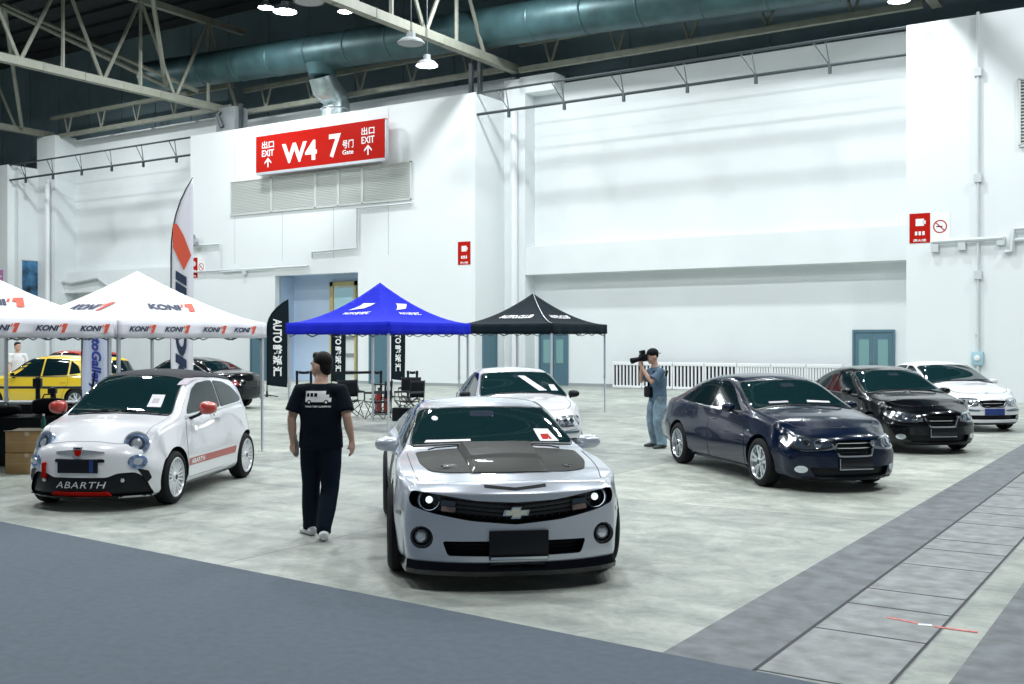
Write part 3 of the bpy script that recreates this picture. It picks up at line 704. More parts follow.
class Car:
    def __init__(s, name, label, cat, P, loc, heading, paint, under='black', wells=True):
        s.root = thing(name, label, cat, loc, heading); s.P = P
        v, f = car_shell(P); s.bvh = BVHTree.FromPolygons([Vector(p) for p in v], f)
        s.v, s.f = v, f; s.cut = []; s.paint = paint; s.slots = [paint, under]
        if wells:
            for xa in (P['xf'], P['xr']):
                for sd in (-1, 1):
                    mb = MB(); w0 = P.get('well', .58); mb.lathe([(P['ra'], -.32), (P['ra'], .42)], 40, 'Y', (xa, sd*(w0+.42-.0), P['rt']+P.get('wz', 0)), 1)
                    s.cut.append(mb)
    # --- rays
    def ray(s, axis, u, v):
        if axis == 'F': o, d = Vector((6, u, v)), Vector((-1, 0, 0))
        elif axis == 'R': o, d = Vector((-6, u, v)), Vector((1, 0, 0))
        elif axis == 'L': o, d = Vector((u, 3, v)), Vector((0, -1, 0))
        elif axis == 'N': o, d = Vector((u, -3, v)), Vector((0, 1, 0))
        elif axis == 'T': o, d = Vector((u, v, 4)), Vector((0, 0, -1))
        else:  # ('D', angle): looking at the car from that bearing
            a = axis[1]; n = Vector((math.cos(a), math.sin(a), 0)); p = Vector((-n.y, n.x, 0)); o, d = n*6+p*u+Vector((0, 0, v)), -n
        h, n, i, dist = s.bvh.ray_cast(o, d)
        if h is None:
            h, n, i, dist = s.bvh.find_nearest(o+d*(5 if axis != 'T' else 3))
        if n.dot(d) > 0: n = -n
        return h, n
    def solid(s, poly, axis, o0, o1, grid=.05, straight=False):
        """closed solid following the body between offsets o0 and o1"""
        if not isinstance(poly[0], tuple): poly = [tuple(p) for p in poly]
        P2 = []; n = len(poly)
        for i in range(n):
            a = Vector(poly[i]); b = Vector(poly[(i+1) % n]); k = max(1, int(math.ceil((b-a).length/grid)))
            for j in range(k):
                q = a+(b-a)*j/k
                if not P2 or (q-P2[-1]).length > 1e-4: P2.append(q)
        if (P2[0]-P2[-1]).length < 1e-4: P2.pop()
        n = len(P2); pts = list(P2)
        ux = [p.x for p in P2]; uy = [p.y for p in P2]; tp = [tuple(p) for p in P2]
        x = min(ux)+grid*.5
        row = 0
        while x < max(ux):
            y = min(uy)+grid*(.5 if row % 2 else .25)
            while y < max(uy):
                if inpoly((x, y), tp) and min((Vector((x, y))-p).length for p in P2) > grid*.4: pts.append(Vector((x, y)))
                y += grid
            x += grid*.87; row += 1
        r = geometry.delaunay_2d_cdt(pts, [(i, (i+1) % n) for i in range(n)], [], 1, 1e-5)
        V2, Fc = r[0], [f for f in r[2]]
        top = []; bot = []
        for p in V2:
            h, nn = s.ray(axis, p.x, p.y)
            if straight:
                d = {'F': Vector((1, 0, 0)), 'R': Vector((-1, 0, 0)), 'L': Vector((0, 1, 0)), 'N': Vector((0, -1, 0)), 'T': Vector((0, 0, 1))}.get(axis) or Vector((math.cos(axis[1]), math.sin(axis[1]), 0))
                top.append(h+d*o1); bot.append(h+d*o0)
            else: top.append(h+nn*o1); bot.append(h+nn*o0)
        m = len(V2); fs = [tuple(f) for f in Fc] + [tuple(i+m for i in reversed(f)) for f in Fc]
        ec = {}
        for f in Fc:
            for i in range(len(f)):
                e = (f[i], f[(i+1) % len(f)]); k = tuple(sorted(e)); ec.setdefault(k, []).append(e)
        for k, es in ec.items():
            if len(es) == 1: a, b = es[0]; fs.append((b, a, a+m, b+m))
        mb = MB(); mb.add(top+bot, fs); return mb
    def patch(s, name, poly, axis, m, o=(-.004, .004), grid=.05, parent=None, both=False, smooth=40, straight=False, label=None):
        out = []
        for q in ((0, 1) if both else (0,)):
            pl, ax = poly, axis
            if q:
                if axis in ('F', 'R', 'T'): pl = mirror(poly) if axis != 'T' else [(u, -v) for u, v in reversed(poly)]
                elif axis == 'L': ax = 'N'
                elif axis == 'N': ax = 'L'
                else: ax = ('D', -axis[1]); pl = mirror(poly)
            par = parent[q] if isinstance(parent, (list, tuple)) else (parent or s.root)
            ob = s.solid(pl, ax, o[0], o[1], grid, straight).build(name, m, par, smooth)
            if label: ob['label'] = label
            out.append(ob)
        return out if both else out[0]
    def recess(s, poly, axis, depth, slot=1, both=False, grid=.06):
        for q in ((0, 1) if both else (0,)):
            pl, ax = poly, axis
            if q:
                if axis in ('F', 'R'): pl = mirror(poly)
                elif axis == 'T': pl = [(u, -v) for u, v in reversed(poly)]
                elif axis == 'L': ax = 'N'
                elif axis == 'N': ax = 'L'
                else: ax = ('D', -axis[1]); pl = mirror(poly)
            mb = s.solid(pl, ax, -depth, .25, grid, True); mb.m = [slot]*len(mb.f); s.cut.append(mb)
    def text(s, name, txt, axis, cu, cv, w, h, m, parent=None, o=.004, flip=1, rot=0, **k):
        vs, fs, _, _ = text_tris(txt, **k); mb = MB(); pts = []
        c, sn = math.cos(rot), math.sin(rot)
        for x, y in vs:
            a, b = x*w, y*h; u = cu+flip*(a*c-b*sn); v = cv+(a*sn+b*c)
            hh, n = s.ray(axis, u, v); pts.append(hh+n*o)
        mb.add(pts, fs); return mb.build(name, m, parent or s.root, 0)
    def finish(s, smooth=32):
        mb = MB(); mb.add(s.v, s.f, 0); ob = mb.build('body', s.slots, None, smooth)
        ks = []
        for c in s.cut:
            co_ = c.build('cutter', s.slots, None, 0); ks.append(co_)
            md = ob.modifiers.new('b', 'BOOLEAN'); md.operation = 'DIFFERENCE'; md.solver = 'EXACT'; md.object = co_
        bpy.context.view_layer.update(); dg = bpy.context.evaluated_depsgraph_get()
        me = bpy.data.meshes.new_from_object(ob.evaluated_get(dg)); ob.modifiers.clear()
        if len(me.polygons) < 5000 or len(me.polygons) == len(ob.data.polygons): print('BOOLEAN FAILED', s.root['label'])
        ob.data = me; ob.parent = s.root
        for co_ in ks: bpy.data.objects.remove(co_)
        me = ob.data; me.name = 'body'; me.shade_smooth(); me.set_sharp_from_angle(angle=math.radians(smooth)); s.body = ob; return ob
    # --- common pieces
    def wheel(s, x, side, r, wd, rim_r, kind='five', m='alloy', steer=0, yout=None, disc=True):
        y = (yout if yout is not None else s.P['track'])*side      # outer face of the tyre
        z = r
        o = bpy.data.objects.new('wheel', None); COL.objects.link(o); o.parent = s.root; o.location = (x, y, z); o.rotation_euler = (0, 0, steer if side > 0 else PI+steer)
        # local: outer face at y=0 pointing +y
        mb = MB(); k = r-rim_r
        mb.lathe([(rim_r, -.02), (rim_r+.006, -.004), (rim_r+k*.35, .0), (r-.03, -.008), (r-.006, -.03), (r, -.06), (r, -wd+.06), (r-.006, -wd+.03), (r-.03, -wd+.008), (rim_r, -wd+.02)], 44, 'Y', closed=True)
        mb.build('tyre', 'rubber', o, 30)
        mb = MB(); rr = rim_r
        mb.lathe([(rr+.004, -.012), (rr-.012, -.006), (rr-.02, -.02), (rr-.028, -.06), (rr-.04, -wd+.04), (rr-.01, -wd+.03)], 40, 'Y', caps=False)
        hub = .06
        def spoke(a, w0, w1, y0=-.035, y1=-.02, r0=.04, r1=None, th=.022, skew=0):
            r1 = r1 or rr-.012; ca, sa = math.cos(a), math.sin(a); cb, sb = math.cos(a+skew), math.sin(a+skew)
            e0 = Vector((-sa, 0, ca)); e1 = Vector((-sb, 0, cb)); c0 = Vector((ca*r0, y0, sa*r0)); c1 = Vector((cb*r1, y1, sb*r1)); N = Vector((0, -th, 0))
            vs = [c0-e0*w0/2, c0+e0*w0/2, c1+e1*w1/2, c1-e1*w1/2]; vs += [v+N for v in vs]
            mb.add(vs, [(0, 1, 2, 3), (7, 6, 5, 4), (0, 4, 5, 1), (1, 5, 6, 2), (2, 6, 7, 3), (3, 7, 4, 0)])
        if kind == 'five':
            for i in range(5):
                a = 2*PI*i/5+.3; spoke(a-.12, .035, .045, skew=-.10); spoke(a+.12, .035, .045, skew=.10)
        elif kind == 'three_twin':
            for i in range(5):
                a = 2*PI*i/5+.9; spoke(a, .07, .095)
        elif kind == 'multi':
            for i in range(7):
                a = 2*PI*i/7; spoke(a-.07, .02, .018, y0=-.03, skew=-.12); spoke(a+.07, .02, .018, y0=-.03, skew=.12); spoke(a+PI/7, .02, .016, y0=-.03)
        elif kind == 'solid':
            for i in range(7): spoke(2*PI*i/7, .06, .09)
        mb.lathe([(0, -.012), (.045, -.014), (hub, -.03), (hub, -.06)], 20, 'Y')
        mb.build('rim', m, o, 30)
        mb = MB(); mb.lathe([(0, -.0105), (.028, -.0105), (.03, -.014)], 16, 'Y'); mb.build('hub_cap', 'black', o)
        mb = MB(); mb.lathe([(.0, -.085), (rr*.72, -.085), (rr*.72, -.1), (0, -.1)], 30, 'Y'); mb.build('brake_disc', 'alu', o)
        mb = MB(); mb.lathe([(0, -.13), (rr-.03, -.13), (rr-.03, -.14)], 24, 'Y'); mb.build('backplate', 'matteblack', o)
        return o
    def mirror_pod(s, x, y, z, m, d=(.10, .20, .12), foot='black', shape=None, stalk=None):
        """door mirrors; given for the left (+y) side"""
        for sd in (1, -1):
            mb = MB(); n = 20; rings = []
            dx, dy, dz = d; prof = [(-.5, .86), (-.42, .98), (-.1, 1), (.2, .92), (.38, .72), (.5, .38), (.54, .05)]
            vs = []
            for px_, sc in prof:
                for j in range(n):
                    a = 2*PI*j/n; cy, cz = math.cos(a), math.sin(a); p = 2.6
                    ry = abs(cy)**(2/p)*(1 if cy >= 0 else -1); rz = abs(cz)**(2/p)*(1 if cz >= 0 else -1)
                    vs.append((x+px_*dx, sd*(y+ry*dy/2*sc), z+rz*dz/2*sc*(1-.12*ry)))
            fs = [(i*n+j, i*n+(j+1) % n, (i+1)*n+(j+1) % n, (i+1)*n+j) for i in range(len(prof)-1) for j in range(n)]
            fs += [tuple(range(n)), tuple((len(prof)-1)*n+j for j in range(n))]
            mb.add(vs, fs); o = mb.build('door_mirror', m, s.root, 50)
            h, nn = s.ray('L' if sd > 0 else 'N', x-.01, z-dz*.75)
            mb = MB(); a = Vector((x, sd*(y-dy*.25), z-dz*.3)); mb.tube([h-nn*.03, (h+a)/2+Vector((0, 0, -.01)), a], [(.04, .02), (.032, .018), (.03, .02)], 10); mb.build('mirror_foot', foot, o)
            mb = MB(); mb.box((x-dx*.5-.002, sd*y, z), (.004, dy*.8, dz*.76)); mb.build('mirror_glass', 'chrome', o, bevel=.0)
    def wipers(s, pts, z_off=.012):
        for k, (a, b) in enumerate(pts):
            P_ = []
            for t in range(9):
                u = a[0]+(b[0]-a[0])*t/8; v = a[1]+(b[1]-a[1])*t/8; h, n = s.ray('T', u, v); P_.append(h+n*(z_off+(.012 if 0 < t < 8 else 0)))
            mb = MB(); mb.tube(P_, .007, 6); mb.build('wiper', 'black', s.root)
    def door(s, poly, m=None, handle=None, gap=.007, side_both=True, hm=None):
        m = m or s.paint
        s.patch('door_seam', poly, 'L', 'black', (-.004, .0012), .06, both=True)
        ds = s.patch('door', inset(poly, gap), 'L', m, (-.003, .0035), .05, both=True)
        if handle:
            hx, hz, w = handle
            for d_, ax, sd in zip(ds, ('L', 'N'), (1, -1)):
                h1, n1 = s.ray(ax, hx-w/2, hz); h2, n2 = s.ray(ax, hx+w/2, hz); mb = MB(); e = Vector((0, sd*.03, 0))
                mb.tube([h1+n1*.002, h1+e*.8+Vector((.02, 0, 0)), (h1+h2)/2+e*1.1, h2+e*.8-Vector((.02, 0, 0)), h2+n2*.002], [(.012, .009), (.014, .009), (.014, .009), (.014, .009), (.012, .009)], 10); mb.build('door_handle', hm or m, d_, 60)
        return ds
    def plate_frame(s, cy, cz, w, h, m='black', off=.02, axis='F', lower=None, tilt=0):
        hh, n = s.ray(axis, cy, cz); sg = 1 if axis == 'F' else -1
        xs_ = [s.ray(axis, cy+q*w/2, cz+r*h/2)[0].x for q in (-1, 0, 1) for r in (-1, 0, 1)]
        x = (max(xs_) if sg > 0 else min(xs_))+sg*off
        mb = MB(); mb.box((x, cy, cz), (.014, w, h)); o = mb.build('plate_cover', m, s.root, bevel=.004)
        mb = MB(); mb.box((x-sg*.015, cy, cz), (.025, w*.7, h*.7)); mb.build('plate_bracket', 'black', o)
        return o, x
# =================================================================== CARS
def paint(name, col, metal=0, rough=.3, flake=0, coat=1.0):
    m = mat(name, col, rough, metal, coat=coat)
    return m
M['silver'] = paint('silver_paint', (.56, .60, .67), .45, .3)
M['whitepaint'] = paint('white_paint', (.80, .81, .84), 0, .25)
M['navy'] = mat('navy_paint', (.0015, .008, .030), .2, 0, coat=.5, spec=.25)
M['blackpaint'] = mat('black_paint', (.003, .004, .006), .15, 0, coat=.5, spec=.3)
M['yellowpaint'] = paint('yellow_paint', (.80, .56, .02), 0, .3)
M['redpaint'] = paint('red_paint', (.45, .03, .02), 0, .3)
M['carglass'] = mat('tinted_car_glass', (.006, .026, .030), .03, 0, coat=.6, spec=.8)
M['sideglass'] = mat('dark_side_glass', (.004, .014, .018), .04, 0, coat=0, spec=.3)
M['gloss'] = mat('gloss_black', (.005, .006, .009), .12, coat=.5)
M['soft'] = mat('soft_top_fabric', (.022, .025, .032), .85, bump=.2, nscale=200)
M['lens'] = mat('clear_lamp_lens', (.75, .80, .86), .06, .6, coat=1)
M['lensdark'] = mat('smoked_lamp_lens', (.05, .07, .10), .06, .3, coat=1)
M['reflector'] = mat('lamp_reflector', (.80, .86, .95), .12, 1)
M['headon'] = mat('lit_projector', (1, 1, 1), .2, emit=((.85, .95, 1), 1.0))
M['amber'] = mat('amber_lens', (.26, .17, .14), .2, coat=1)
M['tail'] = mat('tail_lamp_red', (.30, .01, .01), .15, coat=1)
M['papers'] = mat('paper_sheet', (.80, .78, .80), .6)
M['blueplate'] = mat('blue_plate', (.02, .05, .22), .4)
def carbon():
    m = mat('carbon_weave', (.02, .022, .02), .45, 0, coat=.05, spec=.10); nt = m.node_tree; b = nt.nodes['Principled BSDF']
    tc = nt.nodes.new('ShaderNodeTexCoord'); mp = nt.nodes.new('ShaderNodeMapping'); mp.inputs['Rotation'].default_value = (0, 0, .785)
    ch = nt.nodes.new('ShaderNodeTexChecker'); ch.inputs['Scale'].default_value = 160; ch.inputs['Color1'].default_value = (.006, .007, .006, 1); ch.inputs['Color2'].default_value = (.026, .028, .022, 1)
    nt.links.new(tc.outputs['Object'], mp.inputs[0]); nt.links.new(mp.outputs[0], ch.inputs['Vector']); nt.links.new(ch.outputs[0], b.inputs['Base Color']); return m
M['carbon'] = carbon()

def place(px, py, heading_deg):
    """car frame origin from a ground pixel of the mid wheelbase; heading measured in the camera frame:
    0 = facing the camera, positive = nose turned to the photo's right"""
    p = G(px, py); a = math.radians(heading_deg)
    d = -FW*math.cos(a)+RT*math.sin(a)
    return p, math.atan2(d.y, d.x)
def place_ld(lat, dep, heading_deg):
    a = math.radians(heading_deg); d = -FW*math.cos(a)+RT*math.sin(a); return cf(lat, dep), math.atan2(d.y, d.x)

# ------------------------------------------------------------------ silver coupe (hero)
def build_coupe():
    P = dict(x0=-2.46, x1=2.36, xf=1.426, xr=-1.426, rt=.362, ra=.405, track=.965, well=.60, zm=.55, ledge=.03, rs=.07, rr=.10, re=.05,
        top=[(-2.46, .93), (-2.3, 1.0), (-1.95, 1.03), (-1.15, 1.26), (-.55, 1.345), (-.1, 1.32), (.12, 1.275), (.86, .985), (.98, .97), (1.4, .945), (1.9, .895), (2.2, .855), (2.36, .83)],
        crown=[(-2.46, .03), (-1.9, .04), (-.6, .05), (0, .06), (.8, .05), (1.0, .05), (1.8, .05), (2.36, .03)],
        belt=[(-2.46, .84), (-1.5, .93), (-.6, .90), (.6, .885), (1.4, .895), (1.9, .845), (2.36, .77)],
        wb=[(-2.46, .80), (-2.0, .86), (-1.4, .90), (-.6, .855), (.5, .855), (1.2, .895), (1.6, .90), (2.0, .865), (2.36, .80)],
        wm=[(-2.46, .86), (-1.9, .93), (-1.4, .955), (-.6, .915), (.5, .915), (1.4, .952), (2.0, .91), (2.36, .85)],
        ws=[(-2.46, .80), (-1.4, .90), (-.8, .90), (.8, .90), (1.4, .91), (2.36, .83)],
        zf=[(-2.46, .28), (-1.4, .17), (1.6, .16), (2.36, .15)],
        tum=[(-2.46, .5), (-1.5, .70), (-.3, .52), (.5, .56), (1.0, .4), (2.36, .4)],
        fw=(1.75, .30, 2.6, .90), rw=(-1.9, .22, 2.6, .9),
        pf=[(.1, -.03), (.2, -.01), (.3, .0), (.5, -.005), (.62, .0), (.74, .0), (.80, -.05), (.9, -.1)], pr=[(.2, -.1), (.5, 0), (.9, 0), (1.0, -.03)])
    loc, hd = place_ld(-.28, 10.5, 7.6)
    c = Car('car', 'silver muscle coupe with black carbon bonnet, parked nearest to the camera', 'car', P, loc, hd, 'silver')
    r = c.root
    # openings
    grille = sym([(0, .515), (.35, .545), (.66, .60), (.795, .645), (.815, .70), (.79, .765), (.60, .745), (.30, .70), (0, .685)])
    grille = rpoly(grille, [0, .05, .05, .05, .05, .04, .03, .02, 0, .02, .03, .04, .05, .05, .05, .05])
    c.recess(grille, 'F', .13)
    low = rpoly([(-.52, .275), (.52, .275), (.56, .385), (.30, .39), (-.30, .39), (-.56, .385)], .025); c.recess(low, 'F', .09)
    slot = [(-.24, .795), (0, .772), (.24, .795), (.24, .815), (0, .792), (-.24, .815)]
    c.patch('hood_slot', slot, 'F', 'black', (-.004, .003), .03)
    # fog lamps
    c.recess(ell(.715, .405, .086, .086), 'F', .06, both=True)
    c.finish()
    # splitter lip
    pl = []
    for i in range(25):
        y = -.90+1.8*i/24; pl.append((y, c.ray('F', y*.99, .22)[0].x))
    mb = MB(); n = 25; vs = []
    for y, x in pl: vs += [(x+.012, y, .225), (x+.045, y*1.01, .165), (x+.02, y*1.01, .125), (x-.25, y*.95, .13), (x-.2, y*.95, .22)]
    mb.add(vs, [(i*5+j, i*5+(j+1) % 5, (i+1)*5+(j+1) % 5, (i+1)*5+j) for i in range(n-1) for j in range(5)]+[(0, 1, 2, 3, 4), tuple((n-1)*5+j for j in range(5))]); mb.build('front_splitter', 'gloss', r, 25)
    # grille contents
    def gx(y, z, d): return c.ray('F', y, z)[0].x-d
    mb = MB()
    for z in (.565, .60, .635, .67): 
        pts = [(gx(y, z, .085)-.0, y, z+.09*abs(y)) for y in [(-.62+1.24*i/16) for i in range(17)]]; mb.tube(pts, (.010, .016), 6)
    for i in range(21):
        y = -.60+1.2*i/20; mb.tube([(gx(y, .62, .10), y, .53+.09*abs(y)), (gx(y, .62, .10), y, .70+.04*abs(y))], .006, 5)
    mb.build('grille', mat('grille_bar', (.035, .035, .04), .35), r, 40)
    mb = MB()
    for z in (.30, .33, .36): mb.tube([(gx(y, z, .06), y, z) for y in [(-.52+1.04*i/12) for i in range(13)]], .008, 6)
    mb.build('lower_grille', 'black', r)
    # gold cross emblem outline
    x = gx(0, .61, -.012); e = [(-.105, -.022), (-.03, -.022), (-.042, -.045), (.03, -.045), (.042, -.022), (.092, -.022), (.105, .022), (.03, .022), (.042, .045), (-.03, .045), (-.042, .022), (-.092, .022)]
    mb = MB(); mb.prism([(a, b+.607) for a, b in e], lambda u, v, k: Vector((x-.012+.012*k, u, v))); mb.prism([(a*.82, b*.72+.607) for a, b in e], lambda u, v, k: Vector((x+.003*k, u, v)), 1)
    mb.build('emblem', ['chrome', mat('emblem_pale', (.85, .84, .70), .3, .3)], r, 0)
    mb = MB(); mb.tube([(x-.1, 0, .607), (x-.01, 0, .607)], .02, 8); mb.build('emblem_mount', 'black', r)
    for sd in (-1, 1):
        hx = gx(sd*.665, .69, .075)
        mb = MB(); mb.lathe([(.085, .0), (.092, .03), (.084, .034), (.075, .03), (.07, .0)], 32, 'X', caps=False, c= (hx, sd*.655, .69)); o = mb.build('headlight', 'lensdark', r)
        mb = MB(); mb.lathe([(.074, .034), (.078, .04), (.083, .034)], 32, 'X', caps=False, c= (hx, sd*.655, .69)); mb.build('halo_ring', 'reflector', o)
        mb = MB(); mb.lathe([(.045, .0), (.05, .02), (.045, .03)], 24, 'X', caps=False, c= (hx, sd*.655, .69)); mb.build('projector_bezel', 'chrome', o)
        mb = MB(); mb.sphere((hx+.012, sd*.655, .69), (.026, .028, .028)); mb.build('projector_lens', 'headon' , o)
        fx = c.ray('F', sd*.715, .405)[0].x
        mb = MB(); mb.lathe([(.088, .005), (.084, .012), (.066, -.02), (.06, -.04)], 28, 'X', caps=False, c= (fx-.01, sd*.715, .405)); o = mb.build('fog_lamp', 'gloss', r)
        mb = MB(); mb.sphere((fx-.045, sd*.715, .405), (.025, .056, .056)); mb.build('fog_lens', 'lens', o)
        q = rpoly([(sd*.46, .60), (sd*.57, .615), (sd*.565, .655), (sd*.455, .64)], .008)
        if sd < 0: q = q[::-1]
        mb = MB(); mb.prism(q, lambda u, v, k: Vector((gx(.5, .64, .06)+.02*k, u, v))); mb.build('turn_lamp', 'amber', r)
        mb = MB(); mb.prism([(a, b+.045) for a, b in q], lambda u, v, k: Vector((gx(.5, .64, .065)+.02*k, u, v))); mb.build('turn_lamp', 'lensdark', r)
    # carbon bonnet
    hood = sym([(0, 0)])  # placeholder
    hood = rpoly([(2.02, 0), (1.97, .45), (1.86, .635), (1.55, .70), (1.0, .715), (.98, 0), (1.0, -.715), (1.55, -.70), (1.86, -.635), (1.97, -.45)], [.0, .08, .08, .1, .05, 0, .05, .1, .08, .08])
    c.patch('hood', hood, 'T', 'carbon', (-.006, .006), .05)
    hl = [(2.24, 0), (2.2, .45), (2.02, .70), (1.5, .775), (1.0, .79)]
    c.patch('hood_seam', stroke(smooth_line([(2.02, .735), (1.7, .765), (1.3, .78), (.98, .785)]), .008), 'T', 'black', (-.003, .002), .05, both=True)
    # raised centre bulge with a V crease
    vs = []; XN, YN = 60, 29
    for i in range(XN):
        t = i/(XN-1); xx = .99+1.05*t
        for j in range(YN):
            s_ = -1+2*j/(YN-1); y = s_*(.345-.03*t); xc = 1.70-.08*(1-abs(s_))
            h, nn = c.ray('T', xx-.03*abs(s_), y); edge = min(1, (1-abs(s_))/.14)
            hb = sstep(xc-.05, xc+.05, xx); hgt = .050*(1-hb)+hb*.030*max(0, 1-(xx-xc)/(2.05-xc))**.7
            vs.append((xx-.03*abs(s_), y, h.z+.007+max(0, hgt)*edge))
    mb = MB(); mb.add(vs, [(i*YN+j, i*YN+j+1, (i+1)*YN+j+1, (i+1)*YN+j) for i in range(XN-1) for j in range(YN-1)]); mb.build('hood_bulge', 'carbon', r, 24)
    for sd in (-1, 1):
        for k, xx in enumerate((1.80,)):
            h, n = c.ray('T', xx, sd*.50); mb = MB(); mb.lathe([(.028, 0), (.026, .010), (.012, .012), (0, .012)], 16, 'Z', h+Vector((0, 0, .004))); o = mb.build('hood_pin', 'chrome', r)
            mb = MB(); mb.tube([h+Vector((0, -.045, .018)), h+Vector((0, .045, .018))], .004, 6); mb.build('pin_clip', 'chrome', o)
    # glass
    ws_ = sym([(.0, .998), (.40, .992), (.725, .975), (.74, .985), (.64, 1.215), (.59, 1.245), (.3, 1.262), (0, 1.268)])
    c.patch('windshield', rpoly(ws_, .02), 'F', 'carglass', (-.004, .012), .03)
    c.patch('windshield_band', rpoly(inset(ws_, -.012), .02), 'F', 'black', (-.004, .008), .03)
    sw = [(.62, .92), (.45, 1.0), (.05, 1.195), (-.15, 1.25), (-.6, 1.285), (-.98, 1.24), (-1.12, 1.13), (-1.2, .985), (-.6, .945)]
    c.patch('side_window', rpoly(sw, .03), 'L', 'sideglass', (-.004, .008), .03, both=True)
    c.patch('rear_window', rpoly(sym([(0, 1.06), (.55, 1.05), (.45, 1.22), (0, 1.25)]), .03), 'R', 'sideglass', (-.004, .005), .06)
    c.door(rpoly([(.72, .24), (.74, .60), (.60, .895), (.1, .905), (-.62, .925), (-.66, .6), (-.62, .24)], .05), handle=(-.46, .80, .16))
    c.patch('sill_strip', rpoly([(-.95, .18), (.95, .18), (.93, .235), (-.93, .235)], .01), 'L', 'gloss', (-.003, .006), .06, both=True)
    c.patch('side_marker', rpoly([(1.86, .545), (1.98, .55), (1.97, .58), (1.87, .575)], .008), 'L', 'lensdark', (-.003, .004), .03, both=True)
    c.patch('tail_lamp', rpoly([(.30, .70), (.74, .70), (.72, .82), (.30, .82)], .03), 'R', 'tail', (-.003, .008), .05, both=True)
    c.mirror_pod(.50, .955, .965, 'silver', (.13, .22, .135), foot='silver')
    c.plate_frame(0.02, .36, .46, .225, 'black', .015)
    mb = MB(); px_ = c.ray('F', 0, .33)[0].x; mb.box((px_+.045, .02, .268), (.012, .44, .02)); mb.build('plate_cover_rim', 'chrome', r)
    c.wipers([((.975, -.60), (.965, -.05)), ((.965, .02), (.975, .58))])
    # papers inside the glass
    c.patch('windshield_paper', [(.44, .99), (.62, .985), (.55, 1.08), (.41, 1.085)], 'F', 'papers', (.012, .015), .05, label='white printed sheet at the glass corner')
    c.patch('windshield_paper', [(.47, 1.00), (.56, .998), (.535, 1.04), (.46, 1.04)], 'F', 'red', (.0145, .0165), .05, label='red patch of print on the sheet')
    c.patch('windshield_paper', [(-.62, .985), (-.20, .999), (-.20, 1.012), (-.60, 1.003)], 'F', 'papers', (.012, .015), .05, label='long white paper strip along the glass foot')
    c.patch('windshield_sticker', ell(-.50, 1.175, .03, .018), 'F', 'papers', (.012, .015), .05)
    c.patch('rear_view_mirror', rpoly([(-.17, 1.19), (.06, 1.19), (.07, 1.235), (-.16, 1.24)], .02), 'F', 'lensdark', (.012, .015), .05)
    # antenna fin
    h, n = c.ray('T', -.55, 0)
    for x_ in (P['xf'], P['xr']):
        for sd in (-1, 1): c.wheel(x_, sd, .362, .25, .262, 'three_twin', 'blackalloy')
    return c
coupe = build_coupe()

